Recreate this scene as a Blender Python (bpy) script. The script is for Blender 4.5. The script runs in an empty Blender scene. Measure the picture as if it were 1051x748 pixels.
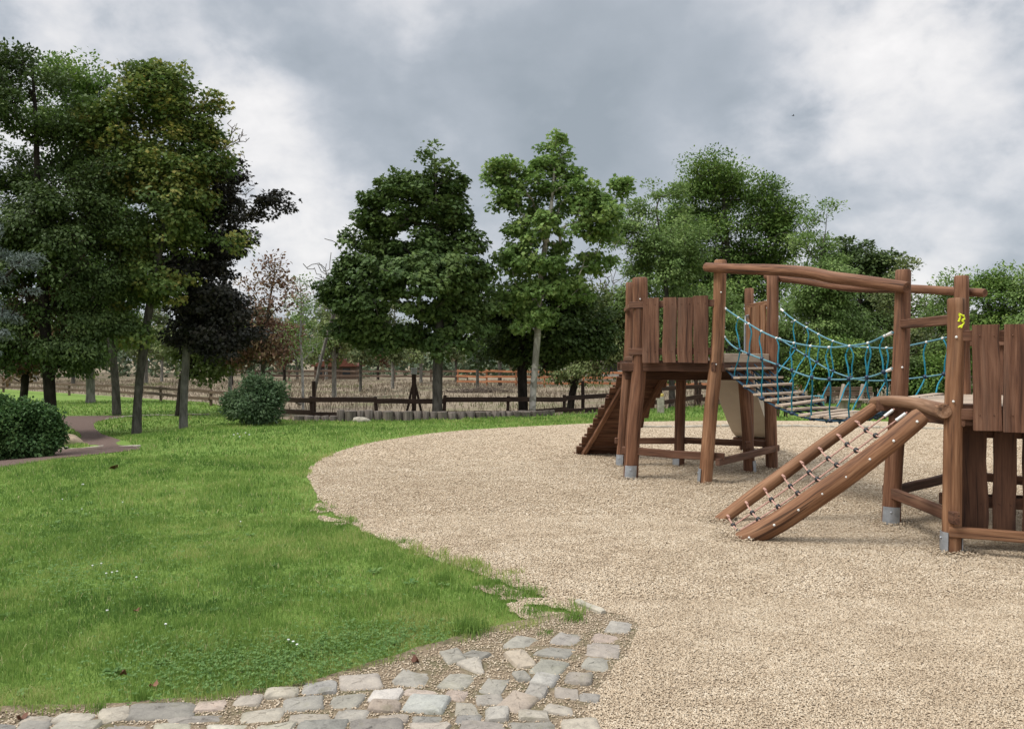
import bpy, math, random
import numpy as np
from mathutils import Vector

random.seed(7)
RNG = np.random.default_rng(11)
SC = bpy.context.scene
COL = SC.collection

# ------------------------------------------------------------------ camera frame
W0, H0 = 1051.0, 748.0
FPX, CX, HY, CAMZ = 809.0, 525.5, 370.0, 1.6


# ------------------------------------------------------------------ terrain
def poly_inside(P, poly):
    x, y = P[:, 0], P[:, 1]
    ins = np.zeros(len(P), bool)
    n = len(poly)
    for i in range(n):
        x0, y0 = poly[i]
        x1, y1 = poly[(i + 1) % n]
        if y0 == y1:
            continue
        c = ((y0 > y) != (y1 > y)) & (x < (x1 - x0) * (y - y0) / (y1 - y0) + x0)
        ins ^= c
    return ins


def poly_dist(P, poly):
    d = np.full(len(P), 1e9)
    n = len(poly)
    for i in range(n):
        a = np.array(poly[i]); b = np.array(poly[(i + 1) % n])
        ab = b - a
        t = np.clip(((P - a) @ ab) / (ab @ ab + 1e-12), 0, 1)
        q = a + t[:, None] * ab
        d = np.minimum(d, np.hypot(P[:, 0] - q[:, 0], P[:, 1] - q[:, 1]))
    return d


NEAR = [(-60, -20), (-60, 7.5), (-12, 10.8), (-7.6, 11.9), (-6.9, 13.6), (-6.6, 18.3), (-5.8, 20.75), (-3.2, 21.1),
        (0, 22.3), (1.2, 23.4), (3.6, 25.4), (8, 27.5), (30, 32), (70, 32), (70, -20)]


def vnoise(x, y, s, seed=0):
    """cheap smooth value noise, -1..1"""
    x = np.asarray(x, float) / s; y = np.asarray(y, float) / s
    xi = np.floor(x); yi = np.floor(y)
    fx = x - xi; fy = y - yi
    fx = fx * fx * (3 - 2 * fx); fy = fy * fy * (3 - 2 * fy)

    def h(a, b):
        v = np.sin(a * 127.1 + b * 311.7 + seed * 74.7) * 43758.5453
        return (v - np.floor(v)) * 2 - 1
    return (h(xi, yi) * (1 - fx) + h(xi + 1, yi) * fx) * (1 - fy) + (h(xi, yi + 1) * (1 - fx) + h(xi + 1, yi + 1) * fx) * fy


def th(P):
    P = np.atleast_2d(np.asarray(P, float))[:, :2]
    d = poly_dist(P, NEAR)
    ins = poly_inside(P, NEAR)
    d = np.where(ins, 0, d)
    x = P[:, 0]
    w = 5.0 - 4.6 * np.clip((x + 6.6) / 1.0, 0, 1) + 4.6 * np.clip((x - 3.5) / 3.0, 0, 1)
    t = np.clip(d / w, 0, 1)
    t = t * t * (3 - 2 * t)
    return -0.45 * t + 0.010 * vnoise(P[:, 0], P[:, 1], 1.7, 3) * np.clip(1 - d, 0.4, 1)


def tz(x, y):
    return float(th(np.array([[x, y]]))[0])


def gp(px, py, dz=0.0):
    """where the sight line through a photo pixel meets the terrain"""
    z = 0.0
    X = Y = 0
    for _ in range(40):
        Y = (CAMZ - z - dz) * FPX / (py - HY)
        X = (px - CX) / FPX * Y
        z = 0.5 * z + 0.5 * tz(X, Y)
    return np.array([X, Y, z + dz])


def at(px, py, Y):
    return np.array([(px - CX) / FPX * Y, Y, CAMZ - (py - HY) * Y / FPX])


# ------------------------------------------------------------------ object helpers
def put(o, parent=None):
    COL.objects.link(o)
    if parent is not None:
        o.parent = parent
    return o


def tag(o, label=None, cat=None, group=None, kind=None):
    if label: o['label'] = label
    if cat: o['category'] = cat
    if group: o['group'] = group
    if kind: o['kind'] = kind
    return o


def empty(name, loc=(0, 0, 0), parent=None):
    o = bpy.data.objects.new(name, None)
    o.empty_display_size = 0.2
    o.location = loc
    return put(o, parent)


def mesh_np(name, V, faces, mats=None, attrs=None, smooth=False, midx=None):
    """faces: list of (n,k) int arrays"""
    me = bpy.data.meshes.new(name)
    V = np.asarray(V, np.float32)
    me.vertices.add(len(V))
    me.vertices.foreach_set('co', V.ravel())
    loops = np.concatenate([np.asarray(f, np.int32).ravel() for f in faces])
    tot = np.concatenate([np.full(len(f), np.shape(f)[1], np.int32) for f in faces])
    start = np.concatenate([[0], np.cumsum(tot)[:-1]]).astype(np.int32)
    me.loops.add(len(loops))
    me.loops.foreach_set('vertex_index', loops)
    me.polygons.add(len(tot))
    me.polygons.foreach_set('loop_start', start)
    try:
        me.polygons.foreach_set('loop_total', tot)
    except Exception:
        pass
    for m in (mats or []):
        me.materials.append(m)
    if midx is not None:
        me.polygons.foreach_set('material_index', np.asarray(midx, np.int32))
    for k, (typ, arr) in (attrs or {}).items():
        a = me.attributes.new(k, typ, 'POINT')
        a.data.foreach_set('value' if typ == 'FLOAT' else 'vector', np.asarray(arr, np.float32).ravel())
    me.update(calc_edges=True)
    me.polygons.foreach_set('use_smooth', np.full(len(tot), bool(smooth)))
    return me


def obj_np(name, V, faces, mat, parent=None, attrs=None, smooth=False):
    me = mesh_np(name, V, faces, [mat], attrs, smooth)
    return put(bpy.data.objects.new(name, me), parent)


# ------------------------------------------------------------------ materials
def mat_new(name):
    m = bpy.data.materials.new(name)
    m.use_nodes = True
    nt = m.node_tree
    nt.nodes.clear()
    return m, nt


class N:
    """tiny node-graph helper"""
    def __init__(self, nt):
        self.nt = nt

    def n(self, typ, ins=None, **props):
        nd = self.nt.nodes.new(typ)
        for k, v in props.items():
            setattr(nd, k, v)
        for k, v in (ins or {}).items():
            s = nd.inputs[k]
            if hasattr(v, 'is_output'):
                self.nt.links.new(v, s)
            elif hasattr(v, 'outputs'):
                self.nt.links.new(v.outputs[0], s)
            else:
                s.default_value = v
        return nd

    def math(self, op, a, b=0.0, clamp=False):
        return self.n('ShaderNodeMath', {0: a, 1: b}, operation=op, use_clamp=clamp).outputs[0]

    def ramp(self, fac, stops, interp='LINEAR'):
        nd = self.n('ShaderNodeValToRGB', {0: fac})
        cr = nd.color_ramp
        cr.interpolation = interp
        while len(cr.elements) < len(stops):
            cr.elements.new(0.5)
        for e, (p, c) in zip(cr.elements, stops):
            e.position = p
            e.color = (*c, 1) if len(c) == 3 else c
        return nd.outputs[0]

    def mix(self, fac, a, b, mode='MIX'):
        nd = self.n('ShaderNodeMix', data_type='RGBA', blend_type=mode)
        for i, v in ((0, fac), (6, a), (7, b)):
            s = nd.inputs[i]
            if hasattr(v, 'is_output'):
                self.nt.links.new(v, s)
            else:
                s.default_value = (*v, 1) if isinstance(v, tuple) and len(v) == 3 else v
        return nd.outputs[2]

    def noise(self, vec, scale, detail=4, rough=0.55, dist=0.0):
        ins = {'Scale': scale, 'Detail': detail, 'Roughness': rough, 'Distortion': dist}
        if vec is not None: ins['Vector'] = vec
        return self.n('ShaderNodeTexNoise', ins).outputs[0]

    def out(self, sh):
        o = self.n('ShaderNodeOutputMaterial')
        self.nt.links.new(sh, o.inputs[0])
        return o

    def bsdf(self, col, rough=0.7, spec=0.3, bump=None, bstr=0.4, bdist=0.01, metal=0.0):
        ins = {'Base Color': col if hasattr(col, 'is_output') else (*col, 1), 'Roughness': rough, 'Specular IOR Level': spec, 'Metallic': metal}
        if bump is not None:
            ins['Normal'] = self.n('ShaderNodeBump', {'Height': bump, 'Strength': bstr, 'Distance': bdist})
        return self.n('ShaderNodeBsdfPrincipled', ins).outputs[0]


def wood(name, dark, mid, light, rough=0.72, weather=None):
    m, nt = mat_new(name); g = N(nt)
    gr = g.n('ShaderNodeAttribute', attribute_name='gr').outputs['Vector']
    mp = g.n('ShaderNodeMapping', {'Vector': gr, 'Scale': (14, 14, 1.1)}).outputs[0]
    mp2 = g.n('ShaderNodeMapping', {'Vector': gr, 'Scale': (60, 60, 3.0)}).outputs[0]
    n1 = g.noise(mp, 1.0, 5, 0.6, 0.6)
    n2 = g.noise(mp2, 1.0, 3, 0.6)
    n3 = g.noise(gr, 1.3, 3, 0.5)
    f = g.math('ADD', g.math('MULTIPLY', n1, 0.6), g.math('MULTIPLY', n2, 0.4))
    c = g.ramp(f, [(0.36, dark), (0.5, mid), (0.64, light)])
    c2 = g.mix(g.math('MULTIPLY', g.ramp(n3, [(0.4, (0, 0, 0)), (0.68, (1, 1, 1))]), 0.45), c, tuple(x * 0.55 for x in mid))
    if weather:
        n4 = g.noise(mp, 0.6, 4, 0.6)
        c2 = g.mix(g.math('MULTIPLY', g.ramp(n4, [(0.52, (0, 0, 0)), (0.68, (1, 1, 1))]), 0.24), c2, weather)
    # dark splits along the grain
    cr = g.n('ShaderNodeMapping', {'Vector': gr, 'Scale': (26, 26, 0.7)}).outputs[0]
    n5 = g.noise(cr, 1.0, 2, 0.5, 0.3)
    crack = g.ramp(n5, [(0.30, (1, 1, 1)), (0.345, (0, 0, 0))])
    c2 = g.mix(g.math('MULTIPLY', crack, 0.7), c2, tuple(x * 0.3 for x in dark))
    h = g.math('SUBTRACT', f, g.math('MULTIPLY', crack, 0.6))
    g.out(g.bsdf(c2, rough, 0.25, h, 0.5, 0.006))
    return m


def plain(name, col, rough=0.6, spec=0.3, metal=0.0, var=0.25, scale=12.0, bump=0.2):
    m, nt = mat_new(name); g = N(nt)
    tc = g.n('ShaderNodeTexCoord').outputs['Object']
    n1 = g.noise(tc, scale, 5, 0.6)
    c = g.ramp(n1, [(0.3, tuple(x * (1 - var) for x in col)), (0.7, tuple(min(1, x * (1 + var)) for x in col))])
    g.out(g.bsdf(c, rough, spec, n1, bump, 0.004, metal))
    return m


def leafmat(name, stops, trans=0.3, rough=0.55, spec=0.25, tcol=None):
    m, nt = mat_new(name); g = N(nt)
    a = g.n('ShaderNodeAttribute', attribute_name='rnd').outputs['Fac']
    c = g.ramp(a, stops)
    b = g.bsdf(c, rough, spec)
    t = g.n('ShaderNodeBsdfTranslucent', {'Color': g.mix(0.5, c, tcol) if tcol else c}).outputs[0]
    g.out(g.n('ShaderNodeMixShader', {0: trans, 1: b, 2: t}).outputs[0])
    return m


def bark(name, a, b, scale=9.0, patch=None):
    m, nt = mat_new(name); g = N(nt)
    tc = g.n('ShaderNodeTexCoord').outputs['Object']
    mp = g.n('ShaderNodeMapping', {'Vector': tc, 'Scale': (1, 1, 0.3)}).outputs[0]
    n1 = g.noise(mp, scale, 6, 0.65, 0.4)
    c = g.ramp(n1, [(0.35, a), (0.65, b)])
    if patch:
        n2 = g.noise(tc, 3.2, 3, 0.5, 0.2)
        c = g.mix(g.ramp(n2, [(0.5, (0, 0, 0)), (0.56, (1, 1, 1))]), c, patch)
    g.out(g.bsdf(c, 0.9, 0.1, n1, 0.7, 0.02))
    return m


M = {}
M['post'] = wood('stained_post_wood', (0.054, 0.024, 0.014), (0.156, 0.071, 0.038), (0.272, 0.140, 0.080), weather=(0.23, 0.155, 0.108))
M['post_warm'] = wood('warm_post_wood', (0.076, 0.034, 0.018), (0.212, 0.102, 0.051), (0.345, 0.192, 0.105), weather=(0.30, 0.20, 0.13))
M['plank'] = wood('stained_plank_wood', (0.044, 0.020, 0.012), (0.128, 0.060, 0.035), (0.218, 0.116, 0.071), weather=(0.20, 0.135, 0.098))
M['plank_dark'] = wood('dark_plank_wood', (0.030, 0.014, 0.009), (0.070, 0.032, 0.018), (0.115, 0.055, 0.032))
M['tread'] = wood('pale_tread_wood', (0.22, 0.16, 0.115), (0.40, 0.31, 0.23), (0.54, 0.44, 0.34))
M['log_end'] = wood('worn_log_wood', (0.11, 0.055, 0.03), (0.235, 0.13, 0.075), (0.36, 0.22, 0.14), weather=(0.34, 0.26, 0.19))
M['fence_dark'] = wood('old_fence_wood', (0.022, 0.013, 0.009), (0.050, 0.029, 0.019), (0.085, 0.052, 0.036))
M['fence_brown'] = wood('brown_fence_wood', (0.07, 0.045, 0.03), (0.12, 0.08, 0.055), (0.19, 0.135, 0.10))
M['fence_orange'] = wood('orange_fence_wood', (0.22, 0.085, 0.04), (0.38, 0.16, 0.075), (0.50, 0.24, 0.13))
M['palisade'] = wood('grey_palisade_wood', (0.06, 0.048, 0.039), (0.135, 0.112, 0.093), (0.225, 0.193, 0.165))
M['bench_grey'] = wood('grey_bench_wood', (0.17, 0.13, 0.10), (0.30, 0.24, 0.19), (0.42, 0.35, 0.29))
M['rope_blue'] = plain('blue_rope', (0.014, 0.185, 0.265), 0.65, 0.3, 0, 0.3, 60)
M['rope_blue_pale'] = plain('worn_blue_rope', (0.10, 0.23, 0.28), 0.7, 0.3, 0, 0.3, 60)
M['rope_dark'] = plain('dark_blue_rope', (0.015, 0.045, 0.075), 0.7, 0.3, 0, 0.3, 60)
M['rope_red'] = plain('faded_red_rope', (0.42, 0.25, 0.20), 0.75, 0.2, 0, 0.3, 60)
M['white_cap'] = plain('white_plastic', (0.66, 0.66, 0.63), 0.45, 0.4, 0, 0.1)
M['black_cap'] = plain('black_plastic', (0.018, 0.018, 0.02), 0.45, 0.4, 0, 0.2)
M['blue_knot'] = plain('dark_blue_plastic', (0.012, 0.03, 0.06), 0.45, 0.4, 0, 0.2)
M['steel'] = plain('galvanised_steel', (0.34, 0.36, 0.38), 0.5, 0.5, 0.6, 0.22, 16)
M['slide'] = plain('beige_slide_sheet', (0.36, 0.31, 0.25), 0.45, 0.4, 0.0, 0.08, 3, 0.02)
M['paint'] = plain('yellow_spray_paint', (0.62, 0.72, 0.03), 0.5, 0.3, 0, 0.15, 40)
M['rock'] = plain('tan_rock', (0.36, 0.28, 0.20), 0.9, 0.15, 0, 0.35, 6, 0.9)
M['kerb'] = plain('pale_edging_stone', (0.34, 0.31, 0.25), 0.9, 0.15, 0, 0.35, 9, 0.8)
M['grey_branch'] = plain('dead_branch_wood', (0.20, 0.17, 0.14), 0.9, 0.1, 0, 0.4, 20, 0.5)
M['brush'] = plain('dry_brushwood', (0.12, 0.095, 0.075), 0.9, 0.1, 0, 0.5, 20, 0.5)
M['white_wall'] = plain('pale_render', (0.62, 0.57, 0.50), 0.8, 0.2, 0, 0.08, 4)
M['red_roof'] = plain('red_roof_tile', (0.19, 0.075, 0.052), 0.8, 0.2, 0, 0.3, 10)
M['dark_glass'] = plain('dark_window', (0.03, 0.035, 0.04), 0.2, 0.5, 0, 0.1)
M['blue_paint'] = plain('light_blue_paint', (0.06, 0.25, 0.33), 0.5, 0.4, 0, 0.1)
M['black_bird'] = plain('black_feathers', (0.02, 0.02, 0.022), 0.7, 0.2, 0, 0.2)
M['lamp_grey'] = plain('pale_grey_box', (0.42, 0.43, 0.42), 0.6, 0.3, 0, 0.15)

BK = {
    'grey': bark('grey_bark', (0.045, 0.042, 0.034), (0.135, 0.125, 0.105)),
    'dark': bark('dark_bark', (0.012, 0.010, 0.008), (0.045, 0.037, 0.030)),
    'plane': bark('pale_plane_bark', (0.17, 0.16, 0.125), (0.34, 0.32, 0.27), 7, (0.48, 0.45, 0.39)),
    'pale': bark('pale_grey_bark', (0.10, 0.095, 0.08), (0.25, 0.235, 0.205)),
    'birch': bark('birch_bark', (0.12, 0.11, 0.10), (0.5, 0.49, 0.46)),
    'dead': bark('dead_bark', (0.10, 0.09, 0.08), (0.24, 0.22, 0.20)),
}
LF = {
    'maple': leafmat('dark_maple_leaves', [(0, (0.043, 0.082, 0.021)), (0.5, (0.083, 0.137, 0.035)), (1, (0.149, 0.212, 0.059))], 0.22),
    'plane': leafmat('light_plane_leaves', [(0, (0.093, 0.166, 0.040)), (0.5, (0.168, 0.272, 0.070)), (1, (0.302, 0.393, 0.114))], 0.35),
    'deep': leafmat('deep_green_leaves', [(0, (0.036, 0.064, 0.017)), (0.6, (0.073, 0.115, 0.031)), (1, (0.130, 0.178, 0.049))], 0.22),
    'mid': leafmat('mid_green_leaves', [(0, (0.065, 0.124, 0.026)), (0.5, (0.124, 0.210, 0.045)), (1, (0.246, 0.337, 0.078))], 0.3),
    'olive': leafmat('olive_leaves', [(0, (0.083, 0.117, 0.039)), (0.5, (0.145, 0.186, 0.062)), (1, (0.259, 0.282, 0.108))], 0.3),
    'airy': leafmat('airy_green_leaves', [(0, (0.094, 0.156, 0.043)), (0.5, (0.161, 0.250, 0.070)), (1, (0.310, 0.399, 0.137))], 0.35),
    'yellow': leafmat('yellowing_leaves', [(0, (0.064, 0.115, 0.028)), (0.55, (0.130, 0.190, 0.044)), (0.85, (0.237, 0.259, 0.060)), (1, (0.396, 0.333, 0.090))], 0.3),
    'purple': leafmat('purple_maple_leaves', [(0, (0.018, 0.019, 0.015)), (0.6, (0.034, 0.034, 0.025)), (1, (0.066, 0.058, 0.040))], 0.12),
    'rust': leafmat('rusty_leaves', [(0, (0.103, 0.058, 0.039)), (0.5, (0.197, 0.108, 0.066)), (1, (0.227, 0.195, 0.088))], 0.25),
    'silver': leafmat('silver_needles', [(0, (0.085, 0.115, 0.095)), (0.5, (0.145, 0.180, 0.155)), (1, (0.26, 0.30, 0.27))], 0.1),
    'far': leafmat('far_wood_leaves', [(0, (0.052, 0.083, 0.040)), (0.5, (0.105, 0.141, 0.075)), (0.85, (0.175, 0.190, 0.108)), (1, (0.262, 0.198, 0.123))], 0.2),
    'field': leafmat('field_tree_leaves', [(0, (0.073, 0.113, 0.043)), (0.5, (0.135, 0.179, 0.070)), (1, (0.269, 0.254, 0.117))], 0.3),
    'bush': leafmat('bush_leaves', [(0, (0.029, 0.072, 0.021)), (0.5, (0.067, 0.135, 0.039)), (1, (0.155, 0.246, 0.079))], 0.25),
    'shrub': leafmat('shrub_leaves', [(0, (0.045, 0.088, 0.039)), (0.5, (0.094, 0.152, 0.070)), (1, (0.176, 0.244, 0.121))], 0.25),
    'grass': leafmat('grass_blades', [(0, (0.070, 0.145, 0.030)), (0.40, (0.165, 0.275, 0.055)), (0.70, (0.285, 0.385, 0.10)), (0.92, (0.42, 0.42, 0.16)), (1, (0.55, 0.48, 0.27))], 0.40, 0.6, 0.2),
    'clover': leafmat('clover_leaves', [(0, (0.085, 0.180, 0.045)), (1, (0.19, 0.30, 0.09))], 0.4),
    'dry': leafmat('dry_grass_blades', [(0, (0.165, 0.132, 0.094)), (0.5, (0.245, 0.20, 0.146)), (0.85, (0.33, 0.275, 0.205)), (1, (0.16, 0.17, 0.075))], 0.2, 0.8, 0.1),
    'fallen': leafmat('fallen_leaf_brown', [(0, (0.11, 0.045, 0.025)), (1, (0.25, 0.12, 0.07))], 0.1),
    'petal': leafmat('white_petals', [(0, (0.7, 0.7, 0.66)), (1, (0.8, 0.8, 0.78))], 0.2),
    'stone': leafmat('gravel_stones', [(0, (0.08, 0.055, 0.038)), (0.07, (0.26, 0.195, 0.132)), (0.3, (0.375, 0.292, 0.202)), (0.65, (0.485, 0.392, 0.280)), (1, (0.62, 0.535, 0.415))], 0.0, 0.85, 0.15),
}


# ------------------------------------------------------------------ solid builder
def unit(v):
    v = np.asarray(v, float)
    return v / (np.linalg.norm(v) + 1e-12)


class MB:
    def __init__(self):
        self.V = []; self.F = {}; self.G = []; self.n = 0

    def add(self, V, faces, G=None):
        V = np.asarray(V, float)
        for f in faces:
            f = np.asarray(f, int)
            self.F.setdefault(f.shape[1], []).append(f + self.n)
        self.V.append(V)
        self.G.append(np.asarray(G, float) if G is not None else V)
        self.n += len(V)

    def loft(self, rings, G=None, caps=True, closed=True):
        """rings: (m,k,3)"""
        R = np.asarray(rings, float)
        m, k = R.shape[:2]
        idx = np.arange(m * k).reshape(m, k)
        a = idx[:-1]; b = idx[1:]
        q = np.stack([a, np.roll(a, -1, 1), np.roll(b, -1, 1), b], -1).reshape(-1, 4)
        fs = [q]
        if caps:
            fs.append(idx[0][::-1][None]); fs.append(idx[-1][None])
        self.add(R.reshape(-1, 3), fs, None if G is None else np.asarray(G).reshape(-1, 3))

    def board(self, p0, p1, w, t, up=(0, 0, 1), bev=0.008, seg=4, wob=0.004, taper=1.0, w2=None, skew=0.0):
        """a sawn board from p0 to p1; w across (perpendicular to up), t along up"""
        p0 = np.asarray(p0, float); p1 = np.asarray(p1, float)
        d = unit(p1 - p0); L = np.linalg.norm(p1 - p0)
        s = unit(np.cross(d, np.asarray(up, float))); n = unit(np.cross(s, d))
        off = RNG.uniform(-9, 9, 3)
        rings = []; gr = []
        ts = np.linspace(0, 1, seg + 1)
        ts = np.concatenate([[0], ts[1:-1], [1]])
        w1 = w2 if w2 else w
        for i, q in enumerate(ts):
            ww = (w * (1 - q) + w1 * q) / 2 * (1 + RNG.normal(0, 0.015) * (wob > 0)); tt = t / 2
            b = min(bev, ww * 0.4, tt * 0.4)
            c = p0 + d * L * q + s * RNG.normal(0, wob) + n * RNG.normal(0, wob * 0.4)
            tw = RNG.normal(0, wob * 3)
            sec = [(ww - b, -tt), (ww, -tt + b), (ww, tt - b), (ww - b, tt), (-ww + b, tt), (-ww, tt - b), (-ww, -tt + b), (-ww + b, -tt)]
            rings.append([c + s * (x) + n * (y + tw * x) for x, y in sec])
            gr.append([(x + off[0], y + off[1], q * L + off[2]) for x, y in sec])
        # small chamfer at the two ends
        r0 = np.array(rings[0]); r1 = np.array(rings[-1])
        e = min(bev, 0.4 * min(w, t))
        c0 = r0.mean(0); c1 = r1.mean(0)
        f = 1 - e / max(w, t)
        rings = [list(c0 + (r0 - c0) * f)] + [list(r0 + d * e)] + rings[1:-1] + [list(r1 - d * e)] + [list(c1 + (r1 - c1) * f)]
        gr = [gr[0], gr[0]] + gr[1:-1] + [gr[-1], gr[-1]]
        self.loft(rings, gr)

    def log(self, pts, rad, k=14, rough=0.05, cap=0.015, sub=3, flat=None):
        """round timber through pts with radii rad"""
        P = np.asarray(pts, float); R = np.asarray(rad, float) * np.ones(len(pts))
        # resample with a Catmull-Rom curve
        Q, QR = [], []
        m = len(P)
        for i in range(m - 1):
            a = P[max(i - 1, 0)]; b = P[i]; c = P[i + 1]; e = P[min(i + 2, m - 1)]
            for j in range(sub):
                t = j / sub
                Q.append(0.5 * ((2 * b) + (c - a) * t + (2 * a - 5 * b + 4 * c - e) * t * t + (3 * b - a - 3 * c + e) * t ** 3))
                QR.append(R[i] * (1 - t) + R[i + 1] * t)
        Q.append(P[-1]); QR.append(R[-1])
        Q = np.array(Q); QR = np.array(QR)
        T = np.gradient(Q, axis=0)
        ref = np.array([0, 0, 1.0]) if abs(unit(Q[-1] - Q[0])[2]) < 0.8 else np.array([1.0, 0, 0])
        off = RNG.uniform(-9, 9, 3)
        ang = np.linspace(0, 2 * np.pi, k, endpoint=False)
        ph = RNG.uniform(0, 6.28, 4)
        L = np.concatenate([[0], np.cumsum(np.linalg.norm(np.diff(Q, axis=0), axis=1))])
        rings, gr = [], []

        def ring(i, sc=1.0, sh=0.0):
            d = unit(T[i]); s = unit(np.cross(d, ref)); n = np.cross(s, d)
            l = L[i]
            w = 1 + rough * (np.sin(2 * ang + ph[0] + l * 1.7) * 0.5 + np.sin(3 * ang + ph[1] - l * 2.9) * 0.35 + np.sin(l * 4.1 + ph[2] + ang) * 0.5)
            r = QR[i] * w * sc
            x = np.cos(ang) * r; y = np.sin(ang) * r
            if flat is not None:
                y = np.clip(y, -QR[i] * flat, QR[i] * flat)
            c = Q[i] + d * sh
            rings.append(c + x[:, None] * s + y[:, None] * n)
            gr.append(np.stack([x + off[0], y + off[1], np.full(k, l + sh + off[2])], -1))
        ring(0, 0.86, 0)
        ring(0, 1.0, cap)
        for i in range(1, len(Q) - 1): ring(i)
        ring(len(Q) - 1, 1.0, -cap)
        ring(len(Q) - 1, 0.86, 0)
        self.loft(rings, gr)

    def tube(self, pts, r, k=6):
        P = np.asarray(pts, float)
        T = np.gradient(P, axis=0) if len(P) > 2 else np.repeat((P[1] - P[0])[None], 2, 0)
        r = np.asarray(r) * np.ones(len(P))
        ang = np.linspace(0, 2 * np.pi, k, endpoint=False)
        rings = []
        for i in range(len(P)):
            d = unit(T[i]); ref = np.array([0, 0, 1.0]) if abs(d[2]) < 0.9 else np.array([1.0, 0, 0])
            s = unit(np.cross(d, ref)); n = np.cross(s, d)
            rings.append(P[i] + r[i] * (np.cos(ang)[:, None] * s + np.sin(ang)[:, None] * n))
        self.loft(rings)

    def ball(self, c, r, k=8, m=5, sq=(1, 1, 1)):
        c = np.asarray(c, float)
        rings = []
        for i in range(m + 1):
            f = math.pi * (0.04 + 0.92 * i / m)
            a = np.linspace(0, 2 * np.pi, k, endpoint=False)
            rings.append(np.stack([c[0] + r * sq[0] * np.sin(f) * np.cos(a), c[1] + r * sq[1] * np.sin(f) * np.sin(a), np.full(k, c[2] - r * sq[2] * np.cos(f))], -1))
        self.loft(rings)

    def build(self, name, mat, parent=None, L=(0, 0, 0), smooth=False):
        V = np.concatenate(self.V) - np.asarray(L, float)
        G = np.concatenate(self.G)
        faces = [np.concatenate(f) for f in self.F.values()]
        o = obj_np(name, V, faces, mat, parent, {'gr': ('FLOAT_VECTOR', G)}, smooth)
        if smooth:
            try:
                o.data.set_sharp_from_angle(angle=math.radians(50))
            except Exception:
                pass
        return o


def multi(name, parts, parent=None, L=(0, 0, 0)):
    """one mesh out of several builders, each with its own material"""
    V, Gg, F, mi, mats = [], [], {}, {}, []
    n = 0
    for k, (b, mat) in enumerate(parts):
        if not b.V: continue
        mats.append(mat)
        V += b.V; Gg += b.G
        for kk, fs in b.F.items():
            f = np.concatenate(fs) + n
            F.setdefault(kk, []).append(f); mi.setdefault(kk, []).append(np.full(len(f), len(mats) - 1))
        n += b.n
    keys = list(F)
    me = mesh_np(name, np.concatenate(V) - np.asarray(L, float), [np.concatenate(F[k]) for k in keys], mats, {'gr': ('FLOAT_VECTOR', np.concatenate(Gg))}, True,
                 np.concatenate([np.concatenate(mi[k]) for k in keys]))
    try:
        me.set_sharp_from_angle(angle=math.radians(50))
    except Exception:
        pass
    return put(bpy.data.objects.new(name, me), parent)


# ------------------------------------------------------------------ render settings, camera, light
SC.render.engine = 'CYCLES'
SC.cycles.max_bounces = 6
SC.cycles.diffuse_bounces = 3
SC.cycles.transmission_bounces = 3
SC.cycles.use_denoising = True
SC.view_settings.view_transform = 'Standard'
SC.view_settings.look = 'None'
SC.view_settings.gamma = 1.0
SC.view_settings.exposure = 0.53
cam_d = bpy.data.cameras.new('camera')
cam = put(bpy.data.objects.new('camera', cam_d))
cam.location = (0, 0, CAMZ)
cam.rotation_euler = (math.radians(90), 0, 0)
cam_d.sensor_fit = 'HORIZONTAL'
cam_d.sensor_width = 36
cam_d.lens = 36 * FPX / W0
cam_d.shift_y = -(H0 / 2 - HY) / W0
cam_d.clip_start = 0.05
cam_d.clip_end = 5000
SC.camera = cam

SUN_EL, SUN_AZ = math.radians(54), math.radians(-108)     # from the left, a little behind (azimuth from +Y, clockwise)
SKY_UP = 4.6
sun_d = bpy.data.lights.new('sun', 'SUN')
sun_d.energy = 2.1
sun_d.angle = math.radians(24)
sun_d.color = (1.0, 0.95, 0.88)
sun = put(bpy.data.objects.new('sun', sun_d))
sd = Vector((math.cos(SUN_EL) * math.sin(SUN_AZ), math.cos(SUN_EL) * math.cos(SUN_AZ), math.sin(SUN_EL)))
sun.rotation_euler = sd.to_track_quat('Z', 'Y').to_euler()
sun.location = sd * 50


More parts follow.
